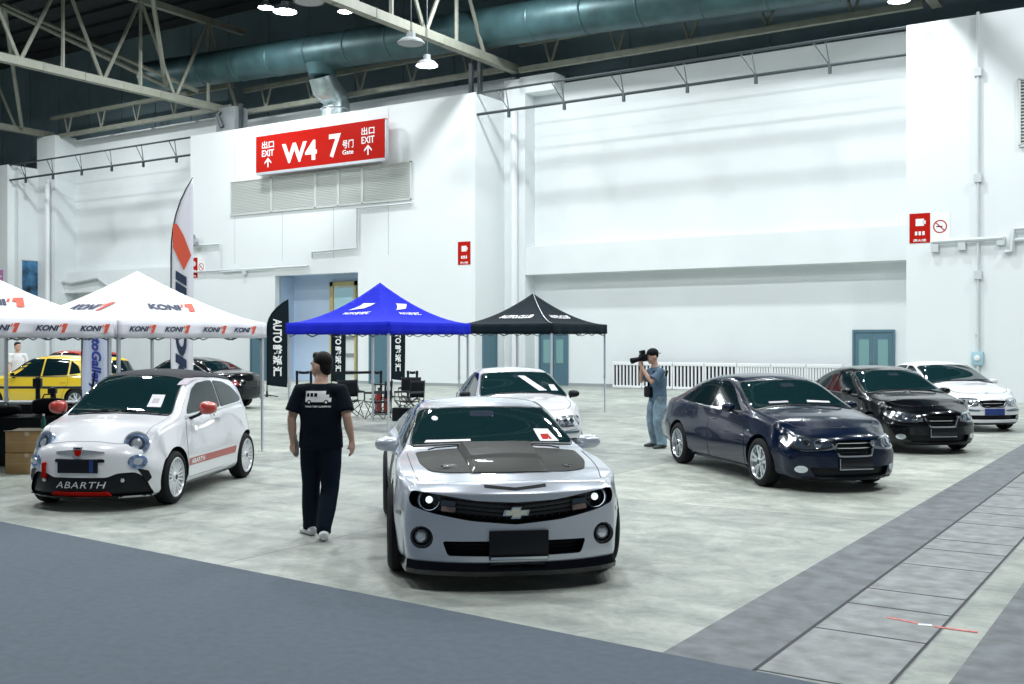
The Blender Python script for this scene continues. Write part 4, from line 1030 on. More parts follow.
# ------------------------------------------------------------------ small white hatch with black soft top
def build_small():
    P = dict(x0=-1.79, x1=1.87, xf=1.15, xr=-1.15, rt=.30, ra=.345, track=.80, well=.44, zm=.52, ledge=.02, rs=.10, rr=.16, re=.09,
        top=[(-1.79, .80), (-1.74, 1.0), (-1.62, 1.18), (-1.40, 1.34), (-.8, 1.44), (-.2, 1.47), (.15, 1.455), (.36, 1.41), (.93, 1.03), (1.02, 1.0), (1.4, .93), (1.7, .82), (1.87, .70)],
        crown=[(-1.79, .08), (-1.3, .08), (-.2, .055), (.3, .06), (.9, .06), (1.1, .06), (1.6, .09), (1.87, .07)],
        belt=[(-1.79, .66), (-1.5, .90), (-1.0, .96), (0, .93), (.8, .90), (1.2, .85), (1.6, .72), (1.87, .56)],
        wb=[(-1.79, .58), (-1.5, .68), (-1.1, .735), (-.5, .74), (.5, .73), (1.0, .735), (1.3, .715), (1.6, .68), (1.87, .63)],
        wm=[(-1.79, .68), (-1.4, .78), (-1.15, .815), (-.6, .785), (.5, .785), (1.15, .82), (1.5, .80), (1.87, .77)],
        ws=[(-1.79, .64), (-1.15, .78), (-.6, .77), (.6, .77), (1.15, .78), (1.5, .78), (1.87, .75)],
        zf=[(-1.79, .26), (-1.2, .17), (1.3, .15), (1.87, .14)],
        tum=[(-1.79, .3), (-1.2, .36), (-.2, .30), (.6, .33), (1.1, .3), (1.87, .3)],
        fw=(1.30, .33, 2.3, .74), rw=(-1.2, .25, 2.3, .74),
        pf=[(.1, -.03), (.2, 0), (.45, .0), (.55, -.005), (.68, -.03), (.8, -.09), (.95, -.15)], pr=[(.2, -.06), (.4, 0), (.6, 0), (.85, -.04), (1.0, -.06)])
    loc, hd = place_ld(-4.66, 13.85, -5.6)
    P['re'] = .07
    c = Car('car', 'small white hatchback with black soft top, red mirrors and red side stripe', 'car', P, loc, hd, 'whitepaint')
    r = c.root
    low = rpoly([(0, .375), (.30, .375), (.36, .415), (.55, .42), (.63, .36), (.70, .17), (0, .17)], .03)
    low = rpoly([(-.71, .17), (.71, .17), (.645, .35), (.56, .42), (.40, .415), (.30, .372), (-.30, .372), (-.40, .415), (-.56, .42), (-.645, .35)], .035)
    c.recess(low, 'F', .05)
    c.finish()
    c.patch('bumper_insert', inset(low, .004), 'F', 'black', (-.06, -.028), .04)
    c.patch('upper_slot', rpoly([(-.27, .535), (.27, .535), (.28, .555), (.26, .57), (-.26, .57), (-.28, .555)], .01), 'F', 'black', (-.004, .008), .03)
    c.patch('front_lip', rpoly([(-.74, .135), (.74, .135), (.74, .17), (-.74, .17)], .01), 'F', 'gloss', (-.02, .035), .04, straight=True)
    c.patch('red_valance', rpoly([(-.34, .172), (.34, .172), (.30, .215), (-.30, .215)], .01), 'F', 'red', (-.03, .004), .04, straight=True)
    for sd in (1, -1): c.text('lettering', 'ABARTH', 'F', 0, .29, .58, .07, 'signwhite', o=-.024, flip=1, bold=.0, shear=.25, space=1.1) if sd > 0 else None
    c.patch('chrome_bar', rpoly([(-.275, .64), (-.05, .625), (.05, .625), (.275, .64), (.05, .662), (-.05, .662)], .01), 'F', 'alloy', (.0, .018), .03)
    mb = MB(); x = c.ray('F', 0, .645)[0].x; mb.prism(rpoly([(0, .585), (.045, .615), (.052, .70), (-.052, .70), (-.045, .615)], .01), lambda u, v, k: Vector((x+.01+.022*k, u, v)))
    mb.build('emblem', 'chrome', r); mb = MB(); mb.prism(rpoly([(0, .595), (.036, .62), (.041, .672), (-.041, .672), (-.036, .62)], .008), lambda u, v, k: Vector((x+.03+.004*k, u, v))); mb.prism(rpoly([(.03, .678), (.03, .692), (-.03, .692), (-.03, .678)], .003), lambda u, v, k: Vector((x+.03+.004*k, u, v)), 1); mb.build('emblem_shield', ['red', 'black'], r)
    for sd in (1, -1):
        A = ('D', math.radians(30*sd))
        def at(y, z): return c.ray('F', y, z)
        h, n = at(.525*sd, .715); a = math.radians(28*sd)
        R = Matrix(((math.cos(a), -math.sin(a), 0), (math.sin(a), math.cos(a), 0), (0, 0, 1))) @ Matrix.Rotation(-.35, 3, 'Y')
        def disc(name, p, prof, m, par, sy=1, n_=28, caps=False):
            mb = MB(); mb.lathe([(q, hh) for q, hh in prof], n_, 'X', (0, 0, 0), caps=caps); mb.v = [tuple(R @ Vector((v[0], v[1], v[2]*sy))+p) for v in mb.v]; return mb.build(name, m, par)
        o = disc('headlight', h-R@Vector((.035, 0, 0)), [(.132, 0), (.134, .04), (.128, .045), (.11, .052), (.0, .062)], 'lampblue', r)
        disc('chrome_rim', h-R@Vector((.035, 0, 0)), [(.128, .040), (.137, .045), (.137, .052), (.126, .053), (.12, .047)], 'lens', o)
        disc('lamp_bezel', h-R@Vector((.035, 0, 0)), [(.078, .056), (.084, .060), (.066, .066), (.06, .058)], 'lensdark', o)
        disc('projector_lens', h-R@Vector((.035, 0, 0)), [(.05, .058), (.04, .070), (0, .076)], 'lens', o)
        h, n = at(.575*sd, .53); a = math.radians(33*sd)
        R = Matrix(((math.cos(a), -math.sin(a), 0), (math.sin(a), math.cos(a), 0), (0, 0, 1))) @ Matrix.Rotation(-.12, 3, 'Y')
        o = disc('driving_lamp', h-R@Vector((.03, 0, 0)), [(.10, 0), (.104, .038), (.094, .046), (.0, .054)], 'lampblue', r, sy=.74)
        disc('lamp_lens', h-R@Vector((.03, 0, 0)), [(.05, .05), (.045, .058), (0, .062)], 'lens', o, sy=.74)
        h, n = at(.44*sd, .335); mb = MB(); mb.sphere(h+Vector((-.012, 0, 0)), (.02, .024, .024)); mb.build('marker_lamp', 'lens', r)
    c.patch('corner_vent', rpoly([(1.62, .30), (1.69, .46), (1.61, .43), (1.585, .35)], .015), 'L', 'black', (-.004, .004), .03, both=True)
    x = c.ray('F', -.40, .42)[0].x; mb = MB(); mb.box((x+.02, -.42, .44), (.02, .045, .15)); mb.box((x+.0, -.42, .51), (.06, .04, .03)); mb.box((x, -.42, .375), (.06, .04, .03)); mb.build('tow_strap', 'red', r, bevel=.006)
    ws_ = sym([(0, 1.015), (.35, 1.005), (.60, .985), (.61, 1.0), (.515, 1.34), (.48, 1.375), (.3, 1.395), (0, 1.40)])
    c.patch('windshield_seal', rpoly(inset(ws_, -.012), .03), 'F', 'black', (-.004, .008), .03)
    c.patch('windshield', rpoly(ws_, .03), 'F', 'carglass', (-.004, .012), .03)
    c.patch('rear_window', rpoly(sym([(0, 1.05), (.5, 1.05), (.42, 1.33), (0, 1.36)]), .05), 'R', 'sideglass', (-.004, .008), .04)
    c.patch('soft_top', rpoly([(.355, .0), (.33, .50), (-.3, .555), (-1.1, .53), (-1.36, .45), (-1.42, 0), (-1.36, -.45), (-1.1, -.53), (-.3, -.555), (.33, -.50)], [0, .05, .1, .1, .1, 0, .1, .1, .1, .05]), 'T', 'soft', (-.004, .014), .04)
    sw = [(.64, .975), (.60, 1.03), (.30, 1.25), (.12, 1.315), (-.2, 1.335), (-.34, 1.33), (-.36, 1.0)]
    c.patch('side_window', rpoly(sw, .04), 'L', 'sideglass', (-.004, .008), .03, both=True)
    sw = [(-.40, 1.0), (-.38, 1.33), (-.72, 1.30), (-.95, 1.23), (-1.14, 1.10), (-1.15, 1.05), (-1.05, 1.03)]
    c.patch('quarter_window', rpoly(sw, .04), 'L', 'sideglass', (-.004, .008), .03, both=True)
    c.patch('window_strip', stroke([(.72, .952), (-.36, .985), (-1.15, 1.018)], .014), 'L', 'chrome', (-.003, .01), .04, both=True)
    c.door(rpoly([(.80, .25), (.84, .6), (.76, .93), (-.36, .965), (-.44, .6), (-.34, .25)], .06), handle=(-.18, .865, .15), hm='chrome')
    st = c.patch('side_stripe', rpoly([(.80, .385), (-.72, .385), (-.76, .47), (.80, .47)], .01), 'L', mat('stripe_red', (.42, .06, .04), .35, coat=.5), (-.003, .0052), .04, both=True)
    c.text('stripe_lettering', 'ABARTH', 'L', .52, .428, .42, .058, 'signwhite', st[0], o=.0062, flip=-1, bold=.03); c.text('stripe_lettering', 'ABARTH', 'N', .52, .428, .42, .058, 'signwhite', st[1], o=.0062, flip=1, bold=.03)
    c.patch('sill_strip', rpoly([(-.80, .165), (.80, .165), (.80, .20), (-.80, .20)], .01), 'L', 'gloss', (-.003, .012), .04, both=True)
    c.patch('fuel_flap', ell(-1.0, .80, .05, .05), 'L', 'whitepaint', (-.003, .004), .03, both=True)
    c.patch('bonnet_seam', stroke(smooth_line([(.96, .62), (1.3, .60), (1.55, .52), (1.70, .35), (1.745, 0)]), .008), 'T', 'grey', (-.003, .0015), .03, both=True)
    c.patch('tail_lamp', rpoly([(.52, .72), (.64, .72), (.64, .92), (.54, .92)], .02), 'R', 'tail', (-.003, .012), .03, both=True)
    c.mirror_pod(.60, .93, 1.045, 'mirror_red', (.14, .20, .155), foot='black')
    o, px_ = c.plate_frame(.0, .495, .45, .145, 'black', .010)
    mb = MB(); mb.box((px_+.008, .155, .495), (.004, .045, .135)); mb.build('plate_stripe', 'blueplate', o, smooth=0)
    c.wipers([((.99, -.50), (.955, .02)), ((.97, .06), (.96, .52))])
    c.patch('windshield_paper', [(.30, 1.06), (.46, 1.055), (.44, 1.19), (.29, 1.195)], 'F', 'papers', (.012, .015), .05, label='white printed sheet on the glass')
    c.patch('paper_print', [(.33, 1.10), (.41, 1.10), (.40, 1.15), (.33, 1.15)], 'F', 'papergrey', (.0145, .0165), .05)
    c.patch('windshield_sticker', [(.50, 1.30), (.56, 1.30), (.55, 1.37), (.50, 1.37)], 'F', 'papergrey', (.012, .015), .05)
    for x_ in (P['xf'], P['xr']):
        for sd in (-1, 1): c.wheel(x_, sd, .30, .20, .222, 'multi', 'whitealloy')
    return c
M['lampblue'] = mat('lamp_glass_blue', (.30, .40, .62), .1, .6, coat=1, noise=.5, nscale=22)
M['mirror_red'] = mat('mirror_red', (.48, .045, .03), .3, coat=.8); M['papergrey'] = mat('printed_grey', (.55, .50, .55), .6)
small = build_small(); small.root.scale = (1.045,)*3

# ------------------------------------------------------------------ the row of four-door saloons and the cars at the back
def saloon(label, loc, hd, pm, style, L=4.75, wb=2.70, H=1.45, fo=.93, W_=1.0, wheelm='alloy', wk='five', black_mirror=False, plate='dark', name='car', hatch=False):
    xf = wb/2; x1 = xf+fo; x0 = x1-L; q = H/1.45
    if not hatch:
        top = [(x0, .84), (x0+.12, .99), (x0+.55, 1.05), (x0+.78, 1.07), (x0+1.45, 1.34*q), (-.45, H-.005), (-.15, H), (.12, H-.02), (.36, H-.075), (1.0, 1.03), (1.12, 1.0), (1.6, .93), (x1-.22, .82), (x1, .72)]
    else:
        top = [(x0, .80), (x0+.08, 1.02), (x0+.25, 1.22), (x0+.55, 1.40*q), (-.7, H-.01), (-.2, H), (.12, H-.02), (.36, H-.08), (1.0, 1.03), (1.12, 1.0), (1.6, .93), (x1-.22, .82), (x1, .72)]
    w = W_
    P = dict(x0=x0, x1=x1, xf=xf, xr=-xf, rt=.318, ra=.368, track=.875*w, well=.52, zm=.55, ledge=.022, rs=.08, rr=.12, re=.08, top=top,
        crown=[(x0, .05), (x0+.6, .05), (-.3, .05), (.4, .06), (1.0, .05), (1.5, .06), (x1, .06)],
        belt=[(x0, .80), (x0+.5, .94), (-1.0, .955), (0, .93), (1.0, .90), (1.5, .84), (x1-.3, .73), (x1, .60)],
        wb=[(x0, .66*w), (x0+.5, .77*w), (-1.2, .81*w), (0, .825*w), (1.0, .825*w), (1.6, .79*w), (x1, .68*w)],
        wm=[(x0, .76*w), (x0+.5, .85*w), (-1.3, .885*w), (0, .88*w), (1.3, .885*w), (1.8, .86*w), (x1, .79*w)],
        ws=[(x0, .72*w), (-1.3, .84*w), (1.3, .84*w), (x1, .76*w)], zf=[(x0, .30), (-1.3, .19), (1.5, .18), (x1, .17)],
        tum=[(x0, .3), (-1.4, .5), (-.3, .44), (.5, .46), (1.1, .4), (x1, .3)],
        fw=(xf+.20, .36, 2.3, .80), rw=(-xf-.25, .25, 2.4, .8),
        pf=[(.1, -.05), (.22, 0), (.48, .0), (.55, -.02), (.68, -.05), (.8, -.12), (.9, -.2)], pr=[(.2, -.08), (.42, 0), (.6, 0), (.75, -.04), (1.0, -.10)])
    c = Car(name, label, 'car', P, loc, hd, pm); r = c.root
    # nose openings
    if style in ('a', 'b'):
        g = sym([(0, .475), (.20, .478), (.235, .50), (.31, .645), (.30, .66), (0, .675)]); c.recess(rpoly(g, .012), 'F', .05)
        low = rpoly([(-.50, .21), (.50, .21), (.56, .33), (-.56, .33)], .03); c.recess(low, 'F', .06)
    elif style == 'c':
        g = sym([(0, .545), (.23, .55), (.30, .66), (0, .675)]); c.recess(rpoly(g, .02), 'F', .05)
        low = rpoly([(-.66, .27), (.66, .27), (.70, .36), (-.70, .36)], .03); c.recess(low, 'F', .06)
    c.finish()
    def D(a): return ('D', math.radians(a))
    if style in ('a', 'b', 'c'):
        zz0, zz1 = (.478, .672) if style != 'c' else (.548, .672)
        mb = MB()
        for k in range(3):
            z = zz0+(zz1-zz0)*(k+.7)/3.4; hw = .19+.09*(k/2.); mb.tube([(c.ray('F', y, z)[0].x-.025, y, z) for y in [(-hw+2*hw*i/8) for i in range(9)]], (.007, .009), 6)
        mb.build('grille', 'chrome' if style == 'a' else 'black', r)
        mb = MB(); z = (zz0+zz1)/2; mb.tube([(c.ray('F', y, z)[0].x-.012, y, z) for y in [(-.22+.44*i/8) for i in range(9)]], (.010, .012), 6); mb.build('grille_bar', 'chrome', r)
        gs = [(.32, .665), (.305, .64), (.235, .50), (.20, zz0-.005), (0, zz0-.008), (-.20, zz0-.005), (-.235, .50), (-.305, .64), (-.32, .665)] if style != 'c' else [(.315, .672), (.235, .54), (0, .535), (-.235, .54), (-.315, .672)]
        c.patch('grille_surround', stroke(smooth_line(gs, 4), .020 if style == 'a' else .026), 'F', 'chrome', (-.01, .012), .03)
        # wings beside the grille
        wing = [(.37, .655), (.52, .66), (.50, .62), (.34, .55)]
        if style in ('b', 'c'):
            c.patch('side_grille', rpoly(wing, .01), 'F', 'black', (-.004, .004), .03, both=True)
            c.patch('side_grille_trim', stroke([(.36, .655), (.33, .56), (.50, .615)], .018), 'F', 'chrome', (-.004, .011), .03, both=True)
        # headlamps, seen from the corner
        if style == 'a': hl = [(-.36, .57), (-.24, .545), (.02, .535), (.24, .60), (.34, .68), (.12, .70), (-.24, .675), (-.38, .64)]
        elif style == 'b': hl = [(-.30, .60), (-.20, .545), (.04, .55), (.26, .62), (.36, .71), (.12, .70), (-.20, .675)]
        else: hl = [(-.28, .56), (-.05, .55), (.22, .57), (.30, .68), (.05, .70), (-.30, .68)]
        A = math.radians(40)
        # centre the lamp polygons on the corner
        hh, _ = c.ray('F', .60, .62); n_ = Vector((math.cos(A), math.sin(A), 0)); p_ = Vector((-n_.y, n_.x, 0)); off = hh.dot(p_)
        hl = [(u+off, v) for u, v in hl]
        if style == 'a': hls = hl
        hl = smooth_poly(hl, 4)
        o = c.patch('headlight', hl, ('D', A), 'lensdark' if style != 'c' else 'lens', (-.004, .010), .025, both=True)
        for sgn, par in ((1, o[0]), (-1, o[1])):
            for k, (du, rad) in enumerate(((-.17, .055), (-.03, .05), (.13, .04))):
                ax = ('D', A*sgn); u = (off+du)*sgn; v = .615+.02*k
                h, n = c.ray(ax, u, v); mb = MB(); R = n.to_track_quat('X', 'Z').to_matrix()
                mb.lathe([(0, .012), (rad*.5, .013), (rad*.8, .011), (rad, .0115), (rad*.98, .016), (rad*.85, .014)], 20, 'X', h, R=R, caps=False); mb.build('lamp_bowl', 'reflector', par)
        c.patch('headlight_rim', stroke(hl+[hl[0]], .012), ('D', A), 'chrome', (-.004, .012), .025, both=True)
        h, n = c.ray('F', .63, .30)
        fo_ = c.patch('fog_lamp', ell(.64, .30, .065, .045), 'F', 'lens' if style != 'c' else 'lensdark', (-.004, .006), .02, both=True)
        # badge on the bonnet edge
        h, n = c.ray('T', x1-.30, 0); mb = MB(); mb.lathe([(.032, .0), (.03, .006), (0, .007)], 18, 'Z', h); mb.build('bonnet_badge', 'chrome', r)
        bs = smooth_line([(1.06, .70*w), (1.6, .66*w), (x1-.45, .50), (x1-.33, .30), (x1-.29, 0)])
        c.patch('bonnet_seam', stroke(bs, .008), 'T', 'black', (-.003, .0015), .03, both=True)
        c.patch('bumper_seam', stroke([(-.70, .505), (-.30, .462), (.30, .462), (.70, .505)], .007), 'F', 'black', (-.003, .001), .04)
        if style == 'c': c.patch('bumper_strip', rpoly([(.30, .44), (.72, .44), (.72, .475), (.30, .475)], .01), 'F', 'doorblue', (-.003, .007), .03, both=True)
        if plate == 'dark':
            o, px_ = c.plate_frame(0, .375, .46, .125, 'gloss', .012)
            mb = MB(); mb.box((px_+.006, 0, .308), (.008, .47, .012)); mb.box((px_+.006, -.232, .375), (.008, .008, .135)); mb.build('plate_rim', 'alloy', o, smooth=0)
        else:
            o, px_ = c.plate_frame(0, .43, .44, .135, 'blueplate', .012)
        c.patch('lower_lip', rpoly([(-.62, .168), (.62, .168), (.62, .20), (-.62, .20)], .01), 'F', 'black', (-.003, .010), .04)
        c.wipers([((1.05, -.58), (1.03, .0)), ((1.03, .04), (1.04, .56))])
    # glasshouse
    zt = H-.095
    ws_ = sym([(0, 1.045), (.40*w, 1.035), (.725*w, .985), (.735*w, 1.0), (.615*w, zt-.06), (.57*w, zt-.02), (.3, zt), (0, zt+.005)])
    c.patch('windshield_seal', rpoly(inset(ws_, -.012), .03), 'F', 'black', (-.004, .008), .035)
    c.patch('windshield', rpoly(ws_, .03), 'F', 'carglass', (-.004, .012), .035)
    zr = zt
    if not hatch:
        d1 = [(.72, .955), (.55, 1.05), (.22, 1.26*q), (.02, 1.335*q), (-.16, 1.345*q), (-.20, .965)]
        d2 = [(-.26, .97), (-.22, 1.35*q), (-.55, 1.345*q), (-.90, 1.27*q), (-1.02, 1.19*q), (-1.06, .99)]
        d3 = [(-1.11, 1.0), (-1.07, 1.16*q), (-1.33, 1.03), (-1.36, 1.01)]
        c.patch('quarter_window', rpoly(d3, .02), 'L', 'sideglass', (-.004, .008), .03, both=True)
        c.patch('rear_window', rpoly(sym([(0, 1.10), (.60*w, 1.09), (.50*w, 1.29*q), (0, 1.33*q)]), .04), 'R', 'sideglass', (-.004, .008), .05)
    else:
        d1 = [(.74, .955), (.55, 1.06), (.22, 1.28*q), (.02, 1.345*q), (-.16, 1.355*q), (-.20, .965)]
        d2 = [(-.26, .97), (-.22, 1.36*q), (-.7, 1.355*q), (-.98, 1.32*q), (-1.05, 1.0)]
        d3 = [(-1.11, 1.01), (-1.04, 1.31*q), (-1.3, 1.24), (-1.45, 1.06)]
        c.patch('quarter_window', rpoly(d3, .02), 'L', 'sideglass', (-.004, .008), .03, both=True)
        c.patch('rear_window', rpoly(sym([(0, 1.04), (.58*w, 1.04), (.50*w, 1.29*q), (0, 1.33*q)]), .04), 'R', 'sideglass', (-.004, .008), .05)
    c.patch('front_window', rpoly(d1, .025), 'L', 'sideglass', (-.004, .008), .03, both=True)
    c.patch('back_window', rpoly(d2, .025), 'L', 'sideglass', (-.004, .008), .03, both=True)
    c.patch('window_strip', stroke(smooth_line([(.78, .94), (-.2, .953), (-1.05, .972), (-1.36, .99)], 4), .016), 'L', 'chrome' if style in ('a', 'b') else 'black', (-.003, .010), .04, both=True)
    hm = None
    c.door(rpoly([(.92, .24), (.95, .6), (.86, .90), (-.20, .935), (-.22, .6), (-.22, .24)], .05), handle=(-.08, .80, .18), hm=hm)
    c.door(rpoly([(-.235, .24), (-.235, .6), (-.235, .935), (-1.10, .955), (-1.12, .78), (-1.0, .55), (-.88, .24)], .05), handle=(-.96, .83, .18), hm=hm)
    c.patch('sill_strip', rpoly([(-.92, .20), (.94, .20), (.94, .235), (-.92, .235)], .01), 'L', pm if style != 'c' else 'black', (-.003, .014), .05, both=True)
    c.patch('side_repeater', rpoly([(1.02, .70), (1.08, .70), (1.08, .725), (1.02, .725)], .008), 'L', 'lens', (-.003, .006), .02, both=True)
    tl = [(.42*w, .68), (.68*w, .67), (.69*w, .79), (.43*w, .80)]
    c.patch('tail_lamp', rpoly(tl, .03), 'R', 'tail', (-.003, .010), .03, both=True)
    c.patch('rear_bumper_seam', stroke([(-.72*w, .60), (.72*w, .60)], .008), 'R', 'black', (-.003, .002), .04)
    mb = MB(); x = c.ray('R', 0, .72)[0].x-.012; mb.box((x, 0, .73), (.014, .46, .12)); mb.build('rear_plate', 'gloss', r)
    c.mirror_pod(.66, .955*w, 1.0, 'black' if black_mirror else pm, (.13, .19, .125), foot='black')
    c.patch('rear_view_mirror', rpoly([(-.10, zt-.085), (.10, zt-.085), (.10, zt-.04), (-.10, zt-.04)], .015), 'F', 'lensdark', (.012, .014), .05)
    for x_ in (xf, -xf):
        for sd in (-1, 1): c.wheel(x_, sd, .318, .21, .225, wk, wheelm)
    return c
loc, hd = place_ld(3.76, 15.6, 14.1)
navy = saloon('dark navy blue saloon parked right of the centre, nearest of the row', loc, hd, 'navy', 'a', L=4.83, wb=2.703, fo=.95, H=1.44)
loc, hd = place_ld(6.92, 20.08, 8.0)
blk = saloon('black saloon parked between the navy saloon and the white one', loc, hd, 'blackpaint', 'b', L=4.65, wb=2.675, fo=.91)
loc, hd = place_ld(9.76, 24.4, 7.5)
wht = saloon('white saloon with blue number plate, farthest right of the row', loc, hd, 'whitepaint', 'c', L=4.64, wb=2.675, fo=.90, plate='blue', black_mirror=False)
loc, hd = place_ld(.02, 18.95, 10.5)
wh2 = saloon('white saloon with black door mirrors half hidden behind the silver coupe', loc, hd, 'whitepaint', 'c', L=4.64, wb=2.6, fo=.92, black_mirror=True, plate='blue')
loc, hd = place_ld(-9.35, 30.9, -120)
dk = saloon('black car seen from its tail, behind the small white hatchback', loc, hd, 'blackpaint', 'plain', L=4.7, wb=2.7)
loc, hd = place_ld(-12.55, 29.3, -108)
yel = saloon('yellow hatchback standing behind the white canopies at the left', loc, hd, 'yellowpaint', 'plain', L=4.8, wb=2.75, H=1.52, hatch=True)
loc, hd = place_ld(-14.2, 34.4, -118)
redc = saloon('red hatchback whose roof shows above the yellow one', loc, hd, 'redpaint', 'plain', L=4.3, wb=2.55, H=1.62, hatch=True)
# extras
navy.patch('windshield_paper', [(.10, 1.06), (.46, 1.045), (.46, 1.065), (.12, 1.085)], 'F', 'papers', (.013, .016), .05)
navy.patch('windshield_paper', [(-.46, 1.05), (-.18, 1.06), (-.18, 1.08), (-.46, 1.07)], 'F', 'papergrey', (.013, .016), .05)
wh2.patch('sun_shade_strip', [(-.02, 1.30), (.10, 1.30), (.42, 1.06), (.28, 1.06)], 'F', 'papers', (.013, .016), .05)
wh2.patch('windshield_paper', [(.50, 1.06), (.62, 1.055), (.58, 1.15), (.48, 1.155)], 'F', 'papers', (.013, .016), .05)
# =================================================================== CANOPIES
M['canvas_white'] = mat('white_canvas', (.80, .80, .86), .7)
M['canvas_blue'] = mat('royal_blue_canvas', (.010, .020, .55), .7, spec=.12)
M['canvas_black'] = mat('black_canvas', (.006, .014, .020), .7, spec=.12)
M['konired'] = mat('print_orange_red', (.72, .10, .05), .6)
M['konidark'] = mat('print_dark_blue', (.02, .035, .08), .6)
S3 = 3.0
def gazebo(name, label, c, ze, zp, vh, m, pole_m='alu', truss_m='darksteel', exp=1.35, sz=S3, cap=.0):
    """square canopy aligned with the hall; returns (thing, surface function)"""
    t = thing(name, label, 'canopy', (c.x, c.y, 0)); h = sz/2; N = 24
    def zs(x, y):
        q = max(abs(x), abs(y))/h; u = max(0, 1-q); z = ze+(zp-ze)*(u**exp)
        k = min(abs(x), abs(y))/max(1e-6, max(abs(x), abs(y)))
        z -= .05*(1-q)*q*4*(1-k*k)*.6
        if q > .97: pass
        return z
    vs = [(-h+sz*i/N, -h+sz*j/N, zs(-h+sz*i/N, -h+sz*j/N)) for i in range(N+1) for j in range(N+1)]
    mb = MB(); mb.add(vs, [(i*(N+1)+j, (i+1)*(N+1)+j, (i+1)*(N+1)+j+1, i*(N+1)+j+1) for i in range(N) for j in range(N)])
    o = mb.build('canopy_roof', m, t, 18); md = o.modifiers.new('s', 'SOLIDIFY'); md.thickness = .006
    for a in range(4):
        R = Matrix.Rotation(a*PI/2, 3, 'Z'); vs = []; K = 36
        for i in range(K+1):
            x = -h+sz*i/K
            for k in range(4):
                f = k/3; wob = .022*math.sin(i*.9+a)*f+.012*math.sin(i*.37+a*2)*f
                vs.append(R @ Vector((x, h+.006+wob*.8, ze-vh*f-.012*f*abs(math.sin(i*PI/9)))))
        mb = MB(); mb.add(vs, [(i*4+k, i*4+k+1, (i+1)*4+k+1, (i+1)*4+k) for i in range(K) for k in range(3)])
        o = mb.build('valance', m, t, 60); md = o.modifiers.new('s', 'SOLIDIFY'); md.thickness = .005; md.offset = 1
    for sx in (-1, 1):
        for sy in (-1, 1):
            mb = MB(); x, y = sx*(h-.04), sy*(h-.04)
            mb.box((x, y, 1.55), (.045, .045, 1.3)); mb.box((x, y, .6), (.032, .032, 1.2)); mb.box((x, y, .95), (.06, .06, .08)); mb.box((x, y, .006), (.10, .10, .012))
            mb.build('leg', pole_m, t, 0)
    for a in range(4):
        R = Matrix.Rotation(a*PI/2, 3, 'Z'); mb = MB(); z0, z1 = ze-.30, ze-.08; n = 4
        for i in range(n):
            xa = -h+.05+(sz-.1)*i/n; xb = -h+.05+(sz-.1)*(i+1)/n; y = h-.05
            mb.tube([R @ Vector((xa, y, z0 if i % 2 else z1)), R @ Vector((xb, y, z1 if i % 2 else z0))], .010, 5); mb.tube([R @ Vector((xa, y-.02, z1 if i % 2 else z0)), R @ Vector((xb, y-.02, z0 if i % 2 else z1))], .010, 5)
        mb.build('scissor_frame', truss_m, t, 40)
    mb = MB(); mb.tube([(0, 0, ze-.25), (0, 0, zp-.03)], .018, 8); mb.build('centre_mast', pole_m, t)
    return t, zs, h
def fmark(mb, fn, u0, v0, w, h, mi):
    """the seven-like slanted logo mark"""
    for poly in ([(0, .55), (.25, 1), (.1, 1), (-.12, .62)], [(.18, .62), (.45, 1.08), (1.0, 1.08), (.55, -.12), (.12, -.12), (.42, .62)]):
        mb.add([fn(u0+a*w, v0+b*h) for a, b in poly], [tuple(range(len(poly)))], mi)
def print_text(mb, s, fn, u0, v0, w, h, mi, **k):
    vs, fs, _, _ = text_tris(s, **k); mb.add([fn(u0+(x+.5)*w, v0+(y+.5)*h) for x, y in vs], fs, mi)
def koni_valance(t, ze, vh, h, side, spots, w=.50):
    mb = MB(); y = h+.035
    R = {'-y': Matrix.Rotation(PI, 3, 'Z'), '+x': Matrix.Rotation(-PI/2, 3, 'Z')}[side]
    # u runs left to right as seen from outside
    def fn(u, v): return R @ Vector((-u, y, v))
    for u in spots:
        v = ze-vh*.66; print_text(mb, 'KONI', fn, u-w/2, v, w*.74, vh*.32, 0, bold=.05, shear=.35); fmark(mb, fn, u+w*.26, v-.01, w*.26, vh*.42, 1)
    mb.build('valance_print', ['konidark', 'konired'], t, 0)
def roof_print(t, zs, side, fnmk, mats, lift=.014, name='roof_print'):
    """fnmk(mb, fn): fn(u, v) -> on the roof panel; v = distance up from the eave in plan, u along the eave"""
    h = S3/2; mb = MB(); R = {'-y': Matrix.Identity(3), '+x': Matrix.Rotation(PI/2, 3, 'Z')}[side]
    def fn(u, v):
        p = R @ Vector((u, -h+v, 0)); p.z = zs(p.x, p.y)+lift; return p
    fnmk(mb, fn); mb.build(name, mats, t, 0)
ez = Vector((0, 0, 0))
eX, eY = Vector((1, 0, 0)), Vector((0, 1, 0))
